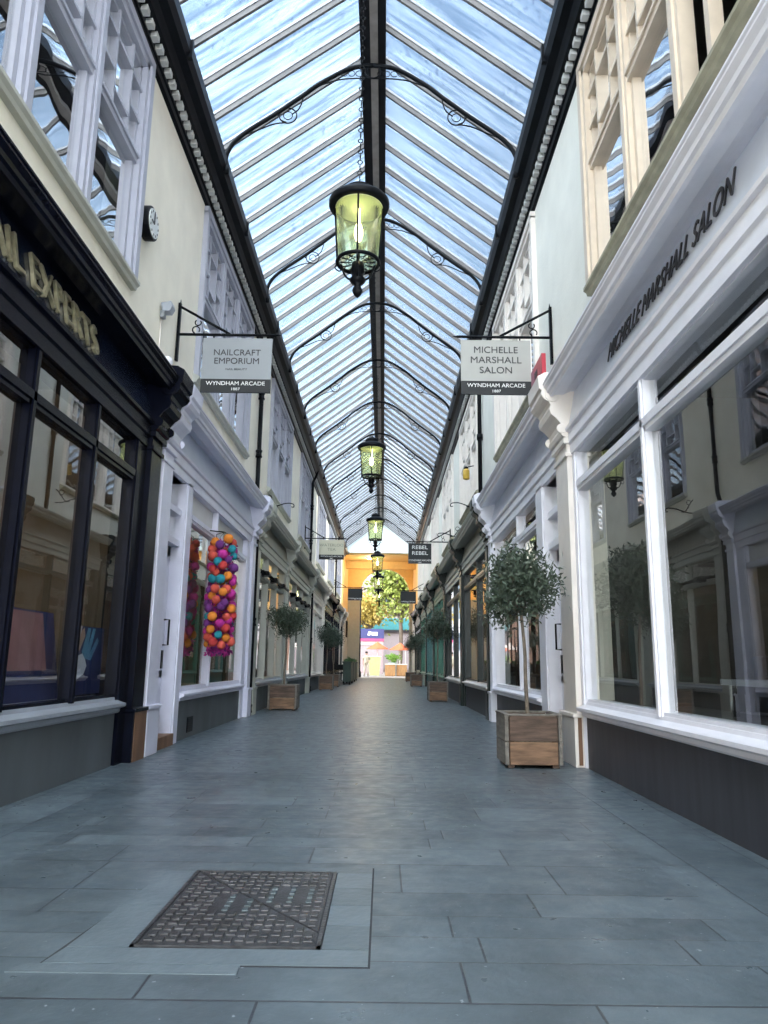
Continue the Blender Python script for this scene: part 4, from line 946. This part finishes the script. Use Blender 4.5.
# kiosk with blue banner
k = thing('market_kiosk', 'market stall with a navy banner and pink stripe beyond the arch', 'stall', (-1.2, 70, 0))
MB().box(-2.6, .0, 70, 72.5, 0, 2.6).build('counter_wall', mat('stall_white', (.30, .23, .24), .6), k)
MB().box(-2.65, .05, 69.9, 72.6, 3.2, 4.1).build('navy_banner', mat('navy_banner', (.03, .035, .13), .5), k)
MB().box(-2.65, .05, 69.88, 72.6, 2.95, 3.2).build('pink_stripe', mat('pink_stripe', (.40, .05, .14), .5), k)
MB().box(-2.6, .0, 69.95, 72.5, 2.6, 2.95).build('white_band', M['signw'], k)
MB().prismy([(-1.5, 3.5), (-1.25, 3.5), (-1.15, 3.85), (-1.4, 3.85)], 69.86, 69.9).build('logo_mark', M['inkw'], k)
MB().box(-1.1, -.55, 69.86, 69.9, 3.5, 3.8).build('logo_mark', M['inkw'], k)
def parasol(x, y, z, R, label):
    t = thing('parasol', label, 'parasol', (x, y, 0), 'orange parasols beyond the arch')
    c = MB(); c.lathe((x, y, z), [(R, 0), (R * .98, .05), (R * .5, .32), (.05, .6), (0, .62)], 8, smooth=False); c.build('canopy', mat('orange_canvas', (.60, .13, .05), .7) if 'orange_canvas' not in bpy.data.materials else bpy.data.materials['orange_canvas'], t)
    MB().tube([(x, y, 0), (x, y, z + .6)], .03, 8).build('pole', M['whitew'], t)
    MB().lathe((x, y, 0), [(.3, 0), (.3, .06), (.05, .1)], 16).build('base', M['signg'], t)
parasol(-.5, 65, 2.15, .95, 'orange parasol beyond the arch, on the left'); parasol(1.45, 65.5, 2.1, .95, 'orange parasol beyond the arch, on the right')
o = thing('gazebo', 'small cream gazebo at the right of the parasols', 'gazebo', (2.6, 68, 0))
MB().prismy([(1.9, 2.3), (3.6, 2.3), (2.75, 2.9)], 67, 69).build('canopy', M['whitew'], o)
for x in (1.95, 3.5): MB().box(x, x + .05, 67.1, 67.15, 0, 2.3).build('post', M['whitew'], o)
o = thing('planter_cabinet', 'pale lime upright cabinet beyond the arch', 'cabinet', (-.65, 60, 0)); MB().prismy([(-1.05, 0), (-.3, 0), (-.2, 1.45), (-1.2, 1.45)], 60, 60.8).build('body', mat('pale_lime', (.38, .42, .18), .6), o); MB().box(-1.25, -.15, 59.95, 60.85, 1.45, 1.5).build('lid', M['whitew'], o)
o = thing('potted_shrub', 'bright green shrub in a pale blue tub beyond the arch', 'shrub', (.8, 60, 0))
MB().lathe((.8, 60, 0), [(.28, 0), (.36, 1.0), (.38, 1.02), (.3, 1.0), (0, .98)], 18).build('tub', mat('pale_blue_tub', (.45, .55, .56), .6), o)
m, _ = leaves((.8, 60, 1.35), .6, 700, leaf=.14, w=.05, sq=(1.0, .8, .55), seed=9); m.build('foliage', M['hl'] if 'hl' in M else mat('lime_leaf', (.16, .30, .04), .5), o, recalc=False)
wood2 = mat('light_oak_counter', (.40, .22, .09), .6, var=.25, stretch=(6, 1, 1), scale=3)
for i, (x, y) in enumerate(((.15, 58), (1.05, 58.3))):
    t = thing('slatted_crate', 'light wooden slatted counter beyond the arch, ' + ('left' if i == 0 else 'right') + ' of two', 'counter', (x, y, 0), 'wooden counters beyond the arch')
    f = MB()
    for q in range(7): f.box(x + q * .115, x + q * .115 + .095, y, y + .03, .06, .86)
    f.box(x, x + .79, y + .04, y + .6, .0, .84); f.build('slats', wood2, t)
    MB().box(x - .03, x + .82, y - .03, y + .66, .86, .92).build('counter_top', M['whitew'], t)
# dark lamp post seen in the arch
t = thing('lamp_post', 'slender dark lamp post just outside the arch', 'lamp post', (-1.62, 52, 0))
MB().lathe((-1.62, 52, 0), [(.12, 0), (.12, .3), (.06, .45), (.05, 2.6), (.07, 2.65), (.045, 2.75), (.04, 6.2), (.0, 6.25)], 12).build('post', M['iron'], t)
MB().tube([(-1.62, 52, 5.9), (-1.15, 52, 6.1), (-.95, 52, 6.0)], .025, 6).build('arm', M['iron'], t)
t = thing('banner_sign', 'small framed notice on the passage wall by the arch', 'sign', (-1.9, 49.6, 3))
MB().box(-2.38, -2.33, 47.6, 48.6, 2.6, 3.5).build('panel', M['signg'], t); MB().box(-2.395, -2.33, 47.55, 48.65, 2.55, 3.55).build('frame', M['iron'], t)

# ------------------------------------------------------------------ person near the far end
def person(px, py):
    t = thing('person', 'person in a cream top standing near the far planters', 'person', (px, py, 0))
    J = [((0, 0, .95), .13), ((0, 0, 1.15), .125), ((0, 0, 1.36), .14), ((0, .0, 1.46), .06), ((0, -.01, 1.53), .055), ((0, -.02, 1.63), .095), ((0, -.01, 1.72), .08),
         ((-.17, 0, 1.40), .055), ((-.23, .01, 1.15), .042), ((-.22, -.08, .93), .03), ((-.22, -.10, .86), .03),
         ((.17, 0, 1.40), .055), ((.24, -.02, 1.16), .042), ((.16, -.18, 1.05), .03), ((.12, -.24, 1.04), .03),
         ((-.09, 0, .88), .09), ((-.11, -.02, .50), .055), ((-.12, .02, .09), .038), ((-.12, -.12, .035), .03),
         ((.09, 0, .88), .09), ((.12, -.03, .50), .055), ((.14, .02, .09), .038), ((.15, -.12, .035), .03)]
    E = [(0, 1), (1, 2), (2, 3), (3, 4), (4, 5), (5, 6), (2, 7), (7, 8), (8, 9), (9, 10), (2, 11), (11, 12), (12, 13), (13, 14), (0, 15), (15, 16), (16, 17), (17, 18), (0, 19), (19, 20), (20, 21), (21, 22)]
    for h, (bx_, by_, bz_), dz in ((10, (-.22, -.10, .86), -1), (14, (.12, -.24, 1.04), -.2)):
        for k in range(5):
            off = (k - 2) * .014
            L_ = (.045, .075, .082, .076, .06)[k]
            i = len(J); J.append(((bx_ + off, by_ - .01 - (.02 if k == 0 else 0), bz_ + dz * .03), .009)); E.append((h, i))
            J.append(((bx_ + off * 1.2, by_ - .02 - (L_ if dz > -1 else .01), bz_ + dz * L_), .008)); E.append((i, i + 1))
    me = bpy.data.meshes.new('body'); me.from_pydata([j[0] for j in J], E, [])
    o = bpy.data.objects.new('body', me); C.objects.link(o); o.parent = t
    sk = o.modifiers.new('skin', 'SKIN'); 
    for v, j in zip(me.skin_vertices[0].data if me.skin_vertices else [], J): v.radius = (j[1], j[1])
    return t, o, J, E
t, body, J, E = person(-1.22, 55.0)
if not body.data.skin_vertices:
    bm = bmesh.new(); bm.from_mesh(body.data); ly = bm.verts.layers.skin.verify(); bm.verts.ensure_lookup_table()
    for v, j in zip(bm.verts, J): v[ly].radius = (j[1], j[1]); v[ly].use_root = (v.index == 0)
    bm.to_mesh(body.data); bm.free()
body.modifiers.new('sub', 'SUBSURF').levels = 1
body.data.materials.append(M['skin'])
px, py = -1.22, 55.0
top = MB(); top.lathe((px, py, .0), [(.16, .88), (.165, 1.0), (.15, 1.15), (.18, 1.35), (.17, 1.43), (.08, 1.49), (.06, 1.5)], 18)
for s_ in (-1, 1): top.tube([(px + s_ * .15, py, 1.41), (px + s_ * .19, py, 1.36), (px + s_ * .235, py, 1.17)], [.07, .068, .055], 10)
top.build('cream_top', mat('cream_cloth', (.46, .42, .32), .8), t)
tr = MB()
for s_ in (-1, 1): tr.tube([(px + s_ * .085, py, .93), (px + s_ * .10, py, .85), (px + s_ * .115, py - .02, .5), (px + s_ * .13, py + .02, .08)], [.11, .105, .075, .06], 12)
tr.build('trousers', mat('pale_trousers', (.55, .5, .42), .8), t)
MB().ball((px, py, 1.70), .105, 1, 1.05, 1.0).build('hair', mat('dark_hair', (.02, .015, .012), .6), t)
for s_ in (-1, 1): MB().ball((px + s_ * .13, py - .06, .04), .05, .9, 2.2, .8).build('shoe', M['ink'], t)

# ------------------------------------------------------------------ sky, sun, camera
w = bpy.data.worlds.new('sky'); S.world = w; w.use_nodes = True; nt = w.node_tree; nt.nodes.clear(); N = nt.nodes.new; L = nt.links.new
out = N('ShaderNodeOutputWorld'); bg = N('ShaderNodeBackground'); tc = N('ShaderNodeTexCoord')
sep = N('ShaderNodeSeparateXYZ'); L(tc.outputs['Generated'], sep.inputs[0])
cr = N('ShaderNodeValToRGB'); cr.color_ramp.elements[0].position = 0; cr.color_ramp.elements[0].color = (.80, .88, .95, 1); cr.color_ramp.elements[1].position = .95; cr.color_ramp.elements[1].color = (.20, .42, .84, 1)
e = cr.color_ramp.elements.new(.45); e.color = (.42, .66, .95, 1)
L(sep.outputs[2], cr.inputs[0])
mp = N('ShaderNodeMapping'); mp.inputs['Scale'].default_value = (1.2, 1.2, 2.0); L(tc.outputs['Generated'], mp.inputs[0])
nz_ = N('ShaderNodeTexNoise'); nz_.inputs['Scale'].default_value = 2.2; nz_.inputs['Detail'].default_value = 6; L(mp.outputs[0], nz_.inputs[0])
mr = N('ShaderNodeMapRange'); mr.inputs[1].default_value = .44; mr.inputs[2].default_value = .66; mr.inputs[4].default_value = .22; L(nz_.outputs[0], mr.inputs[0])
mx = N('ShaderNodeMix'); mx.data_type = 'RGBA'; L(mr.outputs[0], mx.inputs['Factor']); L(cr.outputs[0], mx.inputs['A']); mx.inputs['B'].default_value = (1.0, 1.03, 1.06, 1)
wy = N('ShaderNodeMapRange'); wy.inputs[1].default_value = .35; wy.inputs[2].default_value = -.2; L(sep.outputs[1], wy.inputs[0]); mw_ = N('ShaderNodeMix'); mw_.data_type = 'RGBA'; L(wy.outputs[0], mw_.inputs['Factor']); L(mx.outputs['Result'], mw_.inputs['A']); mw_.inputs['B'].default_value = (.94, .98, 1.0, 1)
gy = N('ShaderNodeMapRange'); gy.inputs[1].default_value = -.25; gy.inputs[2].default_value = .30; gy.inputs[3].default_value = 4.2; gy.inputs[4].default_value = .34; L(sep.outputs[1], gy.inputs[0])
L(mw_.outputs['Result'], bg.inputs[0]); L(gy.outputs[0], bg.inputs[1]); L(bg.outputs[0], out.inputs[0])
sl_ = bpy.data.lights.new('sun', 'SUN'); sl_.energy = 4.0; sl_.angle = math.radians(1); sl_.color = (1, .90, .74)
so = bpy.data.objects.new('sun', sl_); C.objects.link(so)
sd = Vector((.80, -.12, .60)).normalized(); so.rotation_euler = sd.to_track_quat('Z', 'Y').to_euler(); so.location = (20, 60, 30)

f = 740.; th = math.atan(152 / f); ro = .0125
R_ = Vector((1, 0, 0)); U_ = Vector((0, -math.sin(th), math.cos(th))); F_ = Vector((0, math.cos(th), math.sin(th)))
r2 = R_ * math.cos(ro) + U_ * math.sin(ro); u2 = -R_ * math.sin(ro) + U_ * math.cos(ro)
cam = bpy.data.cameras.new('camera'); co = bpy.data.objects.new('camera', cam); C.objects.link(co)
mw = Matrix((r2, u2, -F_)).transposed().to_4x4(); mw.translation = Vector((0, 0, .9)); co.matrix_world = mw
cam.sensor_fit = 'VERTICAL'; cam.sensor_height = 36; cam.sensor_width = 27; cam.lens = f / 1024 * 36; cam.shift_x = -1 / 1024
cam.clip_start = .05; cam.clip_end = 500
S.camera = co
S.view_settings.view_transform = 'Standard'; S.view_settings.look = 'None'; S.view_settings.gamma = 1; S.view_settings.use_curve_mapping = False
S.view_settings.exposure = 1.15
S.cycles.transparent_max_bounces = 24
